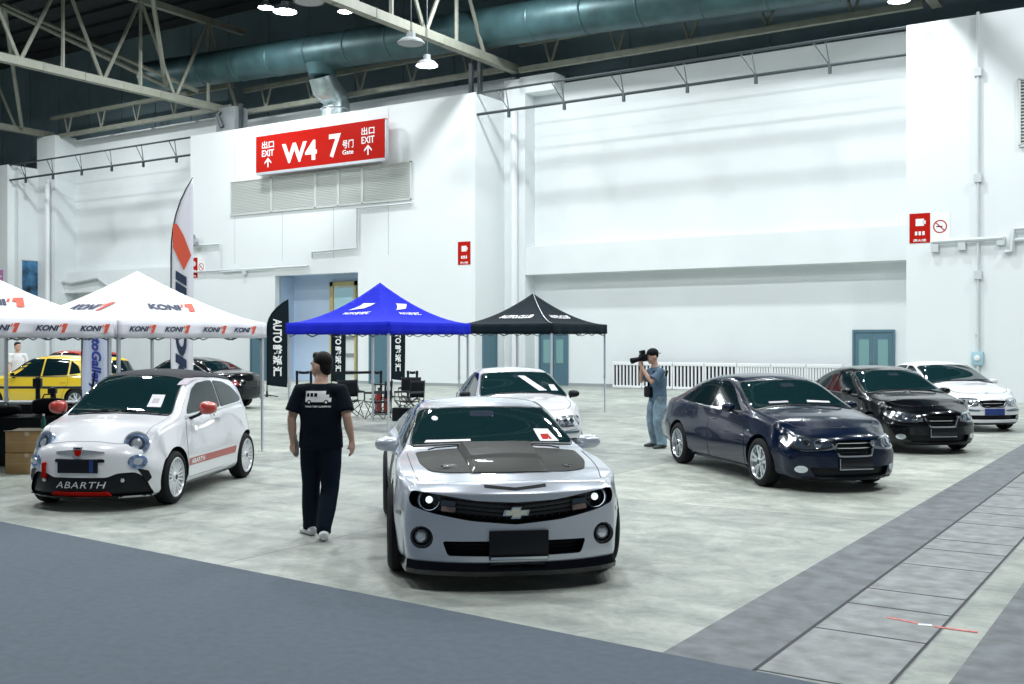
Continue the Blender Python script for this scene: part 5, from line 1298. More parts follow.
# canopy 2: near corner at photo x 118
near = cf(-5.92, 16.0)
c2 = near-eX*1.5+eY*1.5
t2, z2, h = gazebo('canopy_tent', 'white canopy tent with printed logos, the one with its full peak in view', c2, 2.23, 3.10, .26, 'canvas_white')
koni_valance(t2, 2.23, .26, h, '+x', (-1.08, -.42, .34, 1.0))
def kroof(mb, fn):
    print_text(mb, 'KONI', fn, -.50, .52, .70, .17, 0, bold=.05, shear=.35); fmark(mb, fn, .22, .50, .28, .20, 1)
roof_print(t2, z2, '+x', kroof, ['konidark', 'konired']); roof_print(t2, z2, '-y', kroof, ['konidark', 'konired'])
c1 = near-eX*1.5-eY*1.58
t1, z1_, h = gazebo('canopy_tent', 'white canopy tent with printed logos, cut by the left edge of the photo', c1, 2.23, 3.10, .26, 'canvas_white')
koni_valance(t1, 2.23, .26, h, '+x', (-1.0, -.28, .46, 1.16)); roof_print(t1, z1_, '+x', kroof, ['konidark', 'konired'])
# blue canopy
c3 = cf((380-512)/FPX*23.5, 23.5)
t3, z3, h = gazebo('canopy_tent', 'royal blue canopy tent with white prints in the middle of the hall', c3, 2.30, 3.20, .24, 'canvas_blue', exp=1.7, sz=2.86)
def wings(txt):
    def f(mb, fn):
        for k in range(3): mb.add([fn(-.30+.10*k, .80+.05*k), fn(.10+.05*k, .86+.03*k), fn(.22+.04*k, .93+.03*k), fn(-.05, .93+.04*k)], [(0, 1, 2, 3)], 0)
        print_text(mb, txt, fn, -.34, .64, .74, .10, 0, bold=.04)
    return f
roof_print(t3, z3, '-y', wings('AUTO能派汇'), ['signwhite']); roof_print(t3, z3, '+x', wings('AUTO能派汇'), ['signwhite'])
# black canopy
c4 = cf((533-512)/FPX*28.0, 28.0)
t4, z4, h = gazebo('canopy_tent', 'black canopy tent with white lettering, farthest back of the canopies', c4, 2.34, 3.16, .24, 'canvas_black', exp=1.7, sz=2.86)
def blt(mb, fn): print_text(mb, 'AUTO.CLUB', fn, -.5, .62, 1.0, .15, 0, bold=.05, shear=.3)
roof_print(t4, z4, '-y', blt, ['signwhite']); roof_print(t4, z4, '+x', blt, ['signwhite'])
mb = MB(); mb.tube([(1.43*q+.0, -1.43*q, z4(1.43*q, -1.43*q)+.012) for q in [i/14 for i in range(15)]], .010, 5); mb.build('seam_piping', 'alu', t4)

# =================================================================== FEATHER FLAGS
def feather(label, p, z0, z1, w, m, facing, draw=None, lean=.0, pole='black', base=True, mats=None, right=True):
    """facing: unit vector towards the viewer of the print; right: pole on the left edge, cloth to the right"""
    t = thing('feather_flag', label, 'flag', (p.x, p.y, 0)); n = Vector(facing).normalized(); u = Vector((-n.y, n.x, 0))   # u = viewer's right
    H = z1-z0; sg = 1 if right else -1
    def P_(a, z, d=0): return u*(a*sg)+Vector((0, 0, z))+n*d
    poly_l = []; K = 26
    def xl(f): return w*1.0*max(0, (f-.66)/.34)**2.4          # pole edge bends over at the top
    def xr(f): return w*(1 if f < .93 else 1)
    vs = []
    for i in range(K+1):
        f = i/K; z = z0+H*f; a0 = xl(f); a1 = w*(1.0+.04*math.sin(f*3))
        zb = z-(.0 if f > .1 else (1-f/.1)*.0)
        for j in range(5):
            a = a0+(a1-a0)*j/4; vs.append(P_(a, z+(.12*w*(1-j/4) if i == 0 else 0), .02*math.sin(j*1.4+f*5)*(1-f*.5)))
    mb = MB(); mb.add(vs, [(i*5+j, i*5+j+1, (i+1)*5+j+1, (i+1)*5+j) for i in range(K) for j in range(4)])
    o = mb.build('flag_cloth', m, t, 60); md = o.modifiers.new('s', 'SOLIDIFY'); md.thickness = .004; md.offset = 0
    mb = MB(); mb.tube([P_(0, .05), P_(0, z0), P_(0, z0+H*.66)]+[P_(xl(f), z0+H*f+.01) for f in (.72, .78, .84, .9, .95, 1.0)], [.022, .018, .016]+[.012]*6, 8); mb.build('flag_pole', pole, t)
    if base:
        mb = MB()
        for k in range(4):
            a = k*PI/2+.5; mb.tube([(0, 0, .08), (.38*math.cos(a), .38*math.sin(a), .02)], .018, 6)
        mb.tube([(0, 0, .0), (0, 0, .2)], .035, 8); mb.build('flag_foot', 'black', t)
    if draw:
        mb = MB(); draw(mb, lambda a, z: P_(a, z, .028), z0, H, w); mb.build('flag_print', mats or ['signwhite'], t, 0)
    return t
def vertical_text(mb, fn, chars, z_top, length, cx, hgt, mi=0, **k):
    """text running downwards, turned a quarter clockwise"""
    vs, fs, _, _ = text_tris(chars, **k)
    mb.add([fn(cx+y*hgt, z_top-(x+.5)*length) for x, y in vs], fs, mi)
def auto_print(mb, fn, z0, H, w):
    vertical_text(mb, fn, 'AUTO', z0+H*.78, H*.27, w*.50, w*.42, bold=.03); vertical_text(mb, fn, '能派汇', z0+H*.49, H*.36, w*.50, w*.44, bold=.04, space=1.25)
tocam = (-FW)
p = cf((267-512)/FPX*36.0, 36.0)
feather('black feather flag with white lettering at the left corner of the blue canopy', p, .32, 3.3, .72, 'canvas_black', tocam, auto_print)
p = cf((331.5-512)/FPX*35.5, 35.5)
feather('black feather flag with white lettering behind the walking man', p, .50, 3.0, .46, 'canvas_black', tocam, auto_print)
p = cf((391.5-512)/FPX*35.2, 35.2)
feather('black feather flag with white lettering under the right half of the blue canopy', p, .58, 3.0, .44, 'canvas_black', tocam, auto_print)
def koni_print(mb, fn, z0, H, w):
    fmarkf = lambda a, b: fn(a, b)
    for poly in ([(.10, .80), (.10, .70), (.60, .60), (.95, .665), (.60, .75), (.30, .80)], ):
        mb.add([fn(a*w, z0+b*H) for a, b in poly], [tuple(range(len(poly)))], 1)
    vertical_text(mb, fn, 'INOK', z0+H*.60, H*.52, w*.48, w*.52, bold=.05, shear=.2)
p = cf((171-512)/FPX*24.5, 24.5)
feather('tall white feather flag with orange mark rising behind the white canopy', p, .35, ZZ(178, 24.5), .50, 'canvas_white', tocam, koni_print, mats=['konidark', 'konired'])
M['posterpale'] = mat('pale_banner', (.62, .68, .85), .6)
def gal(mb, fn, z0, H, w): vertical_text(mb, fn, 'AutoGallery', 2.30, 1.40, w*.5, w*.46, bold=.04, shear=.2)
M['printblue'] = mat('print_blue', (.03, .05, .30), .6)
p = cf((82-512)/FPX*21.2, 21.2)
feather('pale blue banner flag with dark blue lettering between the white canopy legs', p, .55, 2.75, .54, 'posterpale', tocam, gal, mats=['printblue'])

# =================================================================== BARRIERS, CHAIRS AND CLUTTER
def stanchion(px, d, h, label):
    p = cf((px-512)/FPX*d, d); t = thing('belt_stanchion', label, 'barrier post', (p.x, p.y, 0), 0, 'black belt posts behind the blue canopy')
    mb = MB(); mb.lathe([(.0, 0), (.115, 0), (.115, .02), (.05, .04), (.0, .045)], 20, 'Z'); mb.build('base', 'black', t)
    mb = MB(); mb.tube([(0, 0, .03), (0, 0, h)], .042, 10); mb.build('post', 'black', t)
    mb = MB(); mb.tube([(0, 0, h-.12), (0, 0, h)], .045, 12); mb.build('belt_head', 'matteblack', t); return p
SP = [(297, 'belt post just left of the walking man'), (311, 'belt post right beside the walking man, behind his head'), (373, 'belt post behind the red cylinders, left one'), (381, 'belt post behind the red cylinders, right one'), (408, 'belt post left of the silver coupe mirror top, near the third flag'), (417, 'belt post right of the third black flag')]
pts = [stanchion(px, 34.6, .93, 'black '+l) for px, l in SP]
for (i, j), l in (((0, 1), 'black belt between the two posts beside the walking man'), ((2, 3), 'black belt between the posts behind the red cylinders'), ((4, 5), 'black belt between the posts right of the third flag'), ((1, 2), 'long black belt running behind the walking man')):
    a, b = pts[i]+Vector((0, 0, .88)), pts[j]+Vector((0, 0, .88)); d = (b-a).normalized(); a = a+d*.052; b = b-d*.052; mb = MB(); mb.tube([a, (a+b)/2-Vector((0, 0, .02)), b], (.004, .05), 6)
    tag(mb.build('barrier_belt', 'black'), l, 'belt')
def camp_chair(lat, d, rz, label, s=1.0):
    t = thing('camp_chair', label, 'chair', cf(lat, d), rz, 'folding camp chairs under the blue canopy')
    mb = MB()
    vs = [(-.22+.44*i/6, -.24+.48*j/6, .44-.04*math.sin(PI*j/6)-.02*math.sin(PI*i/6)) for i in range(7) for j in range(7)]
    mb.add(vs, [(i*7+j, i*7+j+1, (i+1)*7+j+1, (i+1)*7+j) for i in range(6) for j in range(6)]); o = mb.build('seat', 'matteblack', t); md = o.modifiers.new('s', 'SOLIDIFY'); md.thickness = .01
    mb = MB(); vs = [(-.25-.03*math.sin(PI*i/6)-.03*j/5, -.25+.5*i/6, .50+.42*j/5) for i in range(7) for j in range(6)]
    mb.add(vs, [(i*6+j, i*6+j+1, (i+1)*6+j+1, (i+1)*6+j) for i in range(6) for j in range(5)]); o = mb.build('backrest', 'matteblack', t); md = o.modifiers.new('s', 'SOLIDIFY'); md.thickness = .01
    for a, b in (((-.24, -.25, 0), (.24, -.25, .44)), ((.24, -.25, 0), (-.24, -.25, .44)), ((-.24, .25, 0), (.24, .25, .44)), ((.24, .25, 0), (-.24, .25, .44)), ((.25, -.25, 0), (.25, .25, .42)), ((.25, .25, 0), (.25, -.25, .42)), ((-.25, -.25, 0), (-.25, .25, .42)), ((-.25, .25, 0), (-.25, -.25, .42))):
        mb = MB(); mb.tube([a, b], .011, 6); mb.build('leg', 'darksteel', t)
    for sy in (-1, 1):
        mb = MB(); mb.tube([(-.25, sy*.26, .42), (-.29, sy*.26, .93)], .012, 6); mb.tube([(.24, sy*.26, .42), (.24, sy*.26, .64)], .011, 6); mb.tube([(-.26, sy*.26, .64), (.26, sy*.26, .64)], (.012, .03), 6); mb.build('arm_frame', 'darksteel', t)
    return t
camp_chair(-4.02, 26.6, math.radians(-30), 'black folding camp chair half hidden behind the walking man', 1)
camp_chair(-3.30, 26.2, math.radians(200), 'folding camp chair frame left of the red cylinders')
camp_chair(-2.55, 26.4, math.radians(-100), 'black folding camp chair right of the red cylinders, by the coupe')
camp_chair(-2.75, 28.6, math.radians(-60), 'black folding camp chair at the back, behind the white canopy leg')
# red cylinders on a black cart
p = cf(-3.35, 27.6); t = thing('equipment_cart', 'low black open rack holding the red cylinders', 'rack', p, YAW)
mb = MB(); mb.box((0, 0, .05), (.46, .34, .04)); mb.build('base_tray', 'black', t, bevel=.008)
mb = MB(); mb.box((0, 0, .78), (.46, .30, .03)); mb.build('top_shelf', 'black', t, bevel=.006)
for sx in (-1, 1):
    for sy in (-1, 1):
        mb = MB(); mb.tube([(sx*.21, sy*.14, .06), (sx*.21, sy*.14, .78)], .012, 6); mb.build('upright', 'black', t)
for k in (-1, 1):
    q = p+Vector((math.cos(YAW), math.sin(YAW), 0))*(.10*k)
    t = thing('extinguisher', ['red fire extinguisher on the black rack, left one', 'red fire extinguisher on the black rack, right one'][k > 0], 'extinguisher', (q.x, q.y, .072), 0, 'fire extinguishers on the rack')
    mb = MB(); mb.lathe([(0, 0), (.075, .0), (.08, .02), (.08, .42), (.06, .50), (.025, .54), (.025, .56), (0, .56)], 20, 'Z'); mb.build('cylinder', mat('extinguisher_red', (.30, .02, .015), .3, coat=.5), t)
    mb = MB(); mb.tube([(0, 0, .555), (0, 0, .60)], .02, 8); mb.tube([(-.05, 0, .60), (.06, 0, .62)], .012, 6); mb.build('valve', 'black', t)
    mb = MB(); mb.tube([(.02, .0, .59), (.09, .0, .56), (.10, .0, .40), (.088, .0, .2)], .010, 6); mb.build('hose', 'black', t)
# tool case right of it
p = cf(-2.62, 25.4); t = thing('tool_case', 'small black case on the floor near the coupe mirror', 'case', p, .3)
mb = MB(); mb.box((0, 0, .16), (.42, .26, .32)); mb.build('case_body', 'black', t, bevel=.015); mb = MB(); mb.tube([(-.08, 0, .32), (-.07, 0, .37), (.07, 0, .37), (.08, 0, .32)], .01, 6); mb.build('handle', 'black', t)
# cone far back
p = cf((352.5+3-512)/FPX*39, 39); t = thing('floor_wedge', 'small black rubber cone on the floor near the gate', 'cone', p)
mb = MB(); mb.lathe([(.16, .03), (.03, .48), (0, .48)], 14, 'Z'); mb.build('cone_body', 'matteblack', t); mb = MB(); mb.box((0, 0, .015), (.4, .4, .03)); mb.build('cone_base', 'matteblack', t)

# white slatted barriers at the foot of the big recess wall
x0 = PX(613, YF-.7)[0]; k = 0
for k in range(7):
    L = 1.28; t = thing('slatted_barrier', ['leftmost white slatted barrier at the back wall, nearest the black canopy', 'second white slatted barrier from the left, just left of the photographer', 'white slatted barrier right behind the photographer', 'fourth white slatted barrier from the left at the back wall', 'fifth white slatted barrier, above the roof of the navy saloon', 'sixth white slatted barrier, above the windshield of the navy saloon', 'rightmost white slatted barrier, before the black saloon'][k], 'barrier', (x0+L/2+k*(L+.04), YF-.7, 0), 0, 'white slatted barriers along the back wall')
    mb = MB(); mb.box((0, 0, .99), (L, .10, .14)); mb.build('top_rail', 'white', t, bevel=.01); mb = MB(); mb.box((0, 0, .06), (L, .12, .10)); mb.build('bottom_rail', 'white', t, bevel=.01)
    n = 9 if k < 4 else 13
    for i in range(n):
        x = -L/2+.03+(L-.06)*i/(n-1); mb = MB(); mb.box((x, 0, .52), (.06 if k < 4 else .07, .06, .86)); mb.build('slat', 'white', t, 0)
    mb = MB(); mb.box((0, .05, .5), (L-.04, .01, .84)); mb.build('back_panel', 'black' if k < 4 else 'grey', t, 0)

# table with black cloth, boxes and kit at the left
p = cf(-7.55, 16.6); t = thing('kit_table', 'table under a black cloth behind the cartons at the left edge', 'table', p, YAW)
mb = MB(); mb.box((0, 0, .72), (1.75, .7, .04)); mb.build('tabletop', 'grey', t)
vs = []; K = 60
for i in range(K):
    a = 2*PI*i/K; c_, s_ = math.cos(a), math.sin(a); m_ = max(abs(c_), abs(s_)); bx_, by_ = c_/m_*.89, s_/m_*.37; f = 1+.03*math.sin(i*1.3)
    vs += [(bx_, by_, .75), (bx_*1.01*f, by_*1.03*f, .40), (bx_*1.02*f, by_*1.06*f, .03)]
mb = MB(); mb.add(vs, [(3*i+k, 3*((i+1) % K)+k, 3*((i+1) % K)+k+1, 3*i+k+1) for i in range(K) for k in range(2)]+[tuple(3*i for i in range(K))]); mb.build('cloth_cover', 'matteblack', t, 50)
for sx in (-1, 1):
    for sy in (-1, 1):
        mb = MB(); mb.tube([(sx*.8, sy*.28, 0), (sx*.8, sy*.28, .7)], .018, 6); mb.build('leg', 'darksteel', t)
def bag(lat, d, z, sz, label, rz=0, m='matteblack'):
    q = cf(lat, d, z); t = thing('equipment_bag', label, 'bag', q, YAW+rz, 'black bags on the covered table'); mb = MB(); N_ = 18; vs = []
    for i in range(N_+1):
        a = PI*i/N_-PI/2
        for j in range(14):
            b = 2*PI*j/14; p_ = .55
            def sp(v): return abs(v)**p_*(1 if v > 0 else -1)
            vs.append((sz[0]/2*sp(math.sin(a)), sz[1]/2*sp(math.cos(a))*sp(math.cos(b))*(1+.04*math.sin(5*a)), sz[2]/2+sz[2]/2*sp(math.cos(a))*sp(math.sin(b))))
    mb.add(vs, [(i*14+j, i*14+(j+1) % 14, (i+1)*14+(j+1) % 14, (i+1)*14+j) for i in range(N_) for j in range(14)]); mb.build('bag_body', m, t, 60)
    mb = MB(); mb.tube([(-sz[0]*.2, 0, sz[2]*.95), (-sz[0]*.14, 0, sz[2]*1.22), (sz[0]*.14, 0, sz[2]*1.22), (sz[0]*.2, 0, sz[2]*.95)], .012, 6); mb.build('strap', m, t)
bag(-7.95, 16.6, .757, (.55, .36, .16), 'flat black bag at the left end of the covered table'); bag(-7.28, 16.75, .757, (.50, .36, .26), 'taller black bag in the middle of the covered table', .2); bag(-6.85, 16.45, .757, (.30, .26, .15), 'small black pouch at the right end of the covered table', .5)
def monitor_unit(lat, d, z, label, h=.42):
    q = cf(lat, d, z); t = thing('kit_unit', label, 'device', q, YAW); mb = MB(); mb.tube([(0, 0, 0), (0, 0, h)], (.05, .04), 8); mb.build('column', 'black', t)
    mb = MB(); mb.box((0, -.01, h*.75), (.14, .10, h*.4)); mb.build('head', 'black', t, bevel=.01)
q0 = cf(-7.9, 18.6); t = thing('low_counter', 'long low black counter with grey top behind the covered table', 'counter', q0, YAW)
mb = MB(); mb.box((.3, 0, .42), (2.9, .5, .80)); mb.build('counter_body', 'matteblack', t, 0); mb = MB(); mb.box((.3, 0, .84), (3.0, .56, .04)); mb.build('counter_top', 'grey', t, bevel=.005)
monitor_unit(-8.28, 18.6, .862, 'upright black device on the low counter, left one', .42); monitor_unit(-8.02, 18.6, .862, 'shorter black device on the low counter, right one', .24)
# guard rail behind, black
t = thing('guard_rail', 'thin black guard rail in front of the yellow hatchback', 'rail', cf(-10.4, 24.0), YAW)
mb = MB(); mb.tube([(-1.6, 0, .86), (1.9, 0, .86)], .03, 8); mb.build('top_bar', 'black', t)
for x in (-1.4, 0.1, 1.7):
    mb = MB(); mb.tube([(x, 0, 0), (x, 0, .86)], .025, 8); mb.build('post', 'black', t)
# leaning pole
mb = MB(); a = cf(-7.05, 17.4, 0); b = cf(-6.85, 17.5, 1.42); mb.tube([a, (a*.3+b*.7), b], [.014, .03, .008], 8); tag(mb.build('folded_umbrella', 'black'), 'folded black umbrella leaning by the pale banner', 'umbrella')
M['carton'] = mat('brown_carton', (.42, .27, .12), .8, noise=.1, nscale=5); M['cartonlid'] = mat('pale_carton_lid', (.55, .47, .36), .8)
q = cf(-6.98, 15.55)
for k in range(2):
    t = thing('cardboard_box', ['lower brown cardboard box of the two by the small white hatchback', 'upper brown cardboard box with pale flaps by the small white hatchback'][k], 'box', (q.x, q.y, .31*k+.001*k), YAW, 'stacked brown cartons'); t['group'] = 'stacked brown cartons'
    mb = MB(); mb.box((0, 0, .15), (.62, .46, .30)); mb.build('carton_body', 'carton', t, bevel=.004)
    mb = MB(); mb.box((0, -.232, .15), (.62, .003, .004)); mb.box((0, -.2325, .27), (.06, .003, .06)); mb.build('packing_tape', 'cartonlid', t, 0)
    if k:
        for s in (-1, 1):
            mb = MB(); mb.box((0, s*.12, .304), (.66, .25, .006), Matrix.Rotation(s*.06, 3, 'X')); mb.build('flap', 'cartonlid', t, 0)
t = thing('drink_bottle', 'small green bottle with white cap on top of the cartons', 'bottle', Vector((q.x, q.y, .635))+RT*.14, 0)
mb = MB(); mb.lathe([(0, 0), (.034, .0), (.036, .02), (.036, .12), (.014, .17), (.013, .19), (0, .19)], 14, 'Z'); mb.build('bottle_body', mat('green_glass', (.01, .10, .08), .15), t); mb = MB(); mb.lathe([(.015, .188), (.015, .215), (0, .215)], 10, 'Z'); mb.build('cap', 'white', t)
q = cf(-6.36, 16.25); t = thing('storage_box', 'pale grey storage box between cartons and the hatchback bonnet', 'box', q, YAW)
mb = MB(); mb.box((0, 0, .34), (.5, .36, .68)); mb.build('box_body', 'grey', t, bevel=.01); mb = MB(); mb.box((0, 0, .70), (.53, .39, .04)); mb.build('lid', 'pipe', t, bevel=.008)

# =================================================================== PEOPLE
M['skin'] = mat('skin', (.62, .38, .28), .55); M['hair'] = mat('dark_hair', (.010, .008, .008), .6, spec=.2, bump=.5, nscale=80)
M['tee'] = mat('black_tee', (.004, .008, .016), .85, spec=.15, bump=.1, nscale=20); M['trousers'] = mat('dark_trousers', (.005, .011, .022), .85, spec=.15, bump=.1, nscale=20)
M['jeans'] = mat('light_blue_jeans', (.20, .29, .36), .85, noise=.45, nscale=7); M['shirtblue'] = mat('grey_blue_shirt', (.10, .17, .25), .85, noise=.15, nscale=8)
M['shoe'] = mat('shoe_white', (.72, .74, .76), .6); M['shoedark'] = mat('shoe_dark', (.05, .06, .055), .6); M['whitetee'] = mat('white_tee', (.72, .74, .78), .8)
def remesh(mb, name, m, parent, vox=.012, sm=4):
    o = mb.build(name, m, None, 0); r_ = o.modifiers.new('r', 'REMESH'); r_.mode = 'VOXEL'; r_.voxel_size = vox; r_.use_smooth_shade = True
    s_ = o.modifiers.new('s', 'SMOOTH'); s_.factor = .5; s_.iterations = sm
    bpy.context.view_layer.update(); me = bpy.data.meshes.new_from_object(o.evaluated_get(bpy.context.evaluated_depsgraph_get())); o.modifiers.clear(); o.data = me; me.shade_smooth()
    if not me.materials: me.materials.append(M[m])
    o.parent = parent; return o
def hand(mb, wr, d, up, curl=.5, s=1, side=1):
    """wrist point, direction of the fingers d, palm normal up"""
    d = Vector(d).normalized(); n = Vector(up); n = (n-d*n.dot(d)).normalized(); w = d.cross(n)*side; wr = Vector(wr)
    mb.tube([wr, wr+d*.03*s, wr+d*.085*s], [(.026*s, .019*s), (.034*s, .017*s), (.036*s, .014*s)], 10)
    # make sure the palm is broad along w: three rods
    for k in (-1, 0, 1): mb.tube([wr+w*k*.010*s+d*.01, wr+w*k*.024*s+d*.088*s], [.014*s, .013*s], 8)
    for k, ln in enumerate((.068, .078, .074, .058)):
        a = wr+d*.088*s+w*(-.030+.020*k)*s; p1 = a+(d*math.cos(curl*.5)+n*math.sin(curl*.5))*ln*.45*s; p2 = p1+(d*math.cos(curl*1.3)+n*math.sin(curl*1.3))*ln*.32*s; p3 = p2+(d*math.cos(curl*2)+n*math.sin(curl*2))*ln*.26*s
        mb.tube([a-d*.02*s, a, p1, p2, p3], [.0095*s, .0095*s, .009*s, .008*s, .0065*s], 8)
    a = wr+d*.03*s-w*.03*s; mb.tube([wr+d*.015*s-w*.01*s, a, a+(d*.7-w*.5+n*.3).normalized()*.035*s, a+(d*.9-w*.3+n*.5).normalized()*.062*s], [.014*s, .012*s, .010*s, .008*s], 8)
def person(label, loc, rz, J, H=1.80, shirt='tee', pants='trousers', shoe='shoe', hairkind='short', head_yaw=0, head_pitch=0, build=1.0, baggy=1.0, crop_low=False, hs=1.08):
    t = thing('person', label, 'person', loc, rz); V = Vector; b = build
    hd = V(J['head']); neck = V(J['neck']); ch = V(J['chest']); pv = V(J['pelvis'])
    # head shape in its own frame (+x face)
    def head_parts(mb):
        R = Matrix.Rotation(head_yaw, 3, 'Z') @ Matrix.Rotation(head_pitch, 3, 'Y'); h = MB()
        h.sphere((-.008, 0, .03), (.098, .078, .108), 20, 14); h.sphere((.022, 0, -.035), (.070, .060, .078), 18, 12); h.sphere((.045, 0, -.085), (.035, .034, .026), 12, 8)
        h.tube([(.092, 0, .02), (.106, 0, -.012), (.116, 0, -.032), (.098, 0, -.042)], [.009, .012, .015, .012], 8)
        for s in (-1, 1):
            h.sphere((-.005, s*.079, -.005), (.022, .011, .034), 10, 8); h.sphere((.07, s*.034, -.03), (.024, .022, .02), 10, 8); h.tube([(.088, s*.012, .032), (.086, s*.05, .030)], .010, 6)
        h.tube([(.093, -.022, -.063), (.099, 0, -.06), (.093, .022, -.063)], [.006, .009, .006], 6)
        mb.add([R @ V(v)*hs+hd for v in h.v], h.f); return R
    mb = MB(); R = head_parts(mb)
    mb.tube([neck-V((0, 0, .06)), neck, hd+R@V((-.02, 0, -.06))], [(.062*b, .06), (.057*b, .058), (.055, .058)], 14)
    def trunk(mb, k=0.0, zc=1.0):
        mb.tube([pv-V((0, 0, .05)), pv+V((0, 0, .03)), pv*.55+ch*.45, ch, ch*.35+neck*.65-V((0, 0, .02)), neck-V((0, 0, .01))],
                [(.165*b+k, .115+k), (.168*b+k, .12+k), (.150*b+k, .112*b+k), (.172*b+k, .122+k), (.118*b+k, .095+k), (.068*b+k, .065+k)], 20)
    trunk(mb)
    arms = {}
    for s in ('L', 'R'):
        sh, el, wr = V(J['sh'+s]), V(J['el'+s]), V(J['wr'+s])
        mb.sphere(sh-V((0, 0, .015)), .052*b); mb.tube([ch*.3+neck*.7-V((0, 0, .03)), sh-V((0, 0, .02))], [.05*b, .05*b], 10); mb.tube([sh, sh*.5+el*.5, el, el*.6+wr*.4, wr], [.046*b, .045*b, .040*b, .040*b, .027], 12)
        d, n, curl = J.get('hand'+s, ((wr-el), (1, 0, 0), .5)); hand(mb, wr, d, n, curl, 1.03, 1 if s == 'R' else -1)
        hp, kn, an = V(J['hp'+s]), V(J['kn'+s]), V(J['an'+s])
        mb.tube([hp+V((0, 0, .04)), hp*.5+kn*.5, kn, kn*.6+an*.4, an], [.088*b, .076*b, .056*b, .056*b, .038], 12)
        fd = V(J.get('ft'+s, (1, 0, 0))).normalized(); mb.tube([an+V((0, 0, .01)), an-V((0, 0, .035))+fd*.04, an-V((0, 0, .05))+fd*.13], [.036, .034, .028], 10)
    remesh(mb, 'body', 'skin', t, .011, 3)
    # shirt
    mb = MB(); bt = pv+V((0, 0, -.10 if not crop_low else -.04))
    mb.tube([bt, pv+V((0, 0, .03)), pv*.55+ch*.45, ch, ch*.35+neck*.65-V((0, 0, .03)), neck-V((0, 0, .015))],
            [(.195*b, .145), (.190*b, .142), (.178*b, .138*b), (.192*b, .142), (.132*b, .118), (.076*b, .073)], 24)
    for s in ('L', 'R'):
        sh, el = V(J['sh'+s]), V(J['el'+s]); e2 = sh+(el-sh)*.78; cc = ch*.4+neck*.6
        mb.tube([ch*.25+neck*.75-V((0, 0, .03)), (ch*.3+neck*.7)*.45+sh*.55-V((0, 0, .012)), sh-V((0, 0, .012)), sh*.5+e2*.5, e2], [.060*b, .068*b, .077*b, .073*b, .079*b*baggy], 16)
    sh_o = remesh(mb, 'shirt', shirt, t, .012, 5)
    mb = MB(); mb.tube([pv+V((0, 0, .06)), pv-V((0, 0, .04)), pv-V((0, 0, .10))], [(.172*b, .127), (.180*b, .132), (.150*b, .11)], 20)
    for s in ('L', 'R'):
        hp, kn, an = V(J['hp'+s]), V(J['kn'+s]), V(J['an'+s]); fd = V(J.get('ft'+s, (1, 0, 0))).normalized()
        mb.tube([hp+V((0, 0, .02)), hp*.5+kn*.5, kn, kn*.5+an*.5, an+V((0, 0, .03)), an-V((0, 0, .03))+fd*.01], [.100*b, .096*b*baggy, .080*b*baggy, .078*b*baggy, .072*baggy, .070*baggy], 16)
    remesh(mb, 'trousers', pants, t, .012, 5)
    for s in ('L', 'R'):
        an = V(J['an'+s]); fd = V(J.get('ft'+s, (1, 0, 0))).normalized(); mb = MB()
        mb.tube([an-fd*.085-V((0, 0, .045)), an-fd*.04-V((0, 0, .032)), an+fd*.06-V((0, 0, .042)), an+fd*.15-V((0, 0, .058)), an+fd*.205-V((0, 0, .064))], [(.040, .040), (.050, .052), (.052, .046), (.054, .032), (.034, .020)], 14)
        so = remesh(mb, 'shoe', shoe, t, .010, 2)
    # hair
    mb = MB(); h = MB()
    if hairkind == 'short':
        h.sphere((-.018, 0, .058), (.095, .083, .088), 20, 14); h.sphere((-.048, 0, .005), (.058, .073, .066), 18, 12); h.tube([(.03, -.05, .098), (.055, -.02, .112), (.055, .02, .112), (.03, .05, .098)], .028, 8); h.sphere((-.055, 0, -.04), (.042, .052, .035))
        mb.add([R @ V(v)*hs+hd for v in h.v], h.f); o = remesh(mb, 'hair', 'hair', t, .010, 2)
    elif hairkind == 'cap':
        h.sphere((-.012, 0, .062), (.108, .088, .088), 20, 14); h.sphere((-.05, 0, .02), (.06, .078, .05)); mb.add([R @ V(v)*hs+hd for v in h.v], h.f); o = remesh(mb, 'cap', 'matteblack', t, .010, 2)
        h = MB(); h.prism(rpoly([(-.13, -.06), (-.06, -.075), (-.06, .075), (-.13, .06)], .03), lambda u, v, k: V((u-.02, v, .045+.008*k))); mb = MB(); mb.add([R @ V(v)*hs+hd for v in h.v], h.f); mb.build('cap_peak', 'matteblack', o)
    # eyes and brows
    for s in (-1, 1):
        mb = MB(); h = MB(); h.sphere((.080, s*.033, .008), (.010, .013, .008), 10, 8); mb.add([R @ V(v)*hs+hd for v in h.v], h.f); mb.build('eye', 'signwhite', t, 60)
        mb = MB(); h = MB(); h.sphere((.0885, s*.033, .008), (.0035, .006, .006), 8, 6); mb.add([R @ V(v)*hs+hd for v in h.v], h.f); mb.build('iris', 'black', t, 60)
        mb = MB(); h = MB(); h.tube([(.094, s*.014, .034), (.090, s*.034, .039), (.080, s*.052, .034)], .005, 6); mb.add([R @ V(v)*hs+hd for v in h.v], h.f); mb.build('eyebrow', 'hair', t, 60)
    return t, R, hd
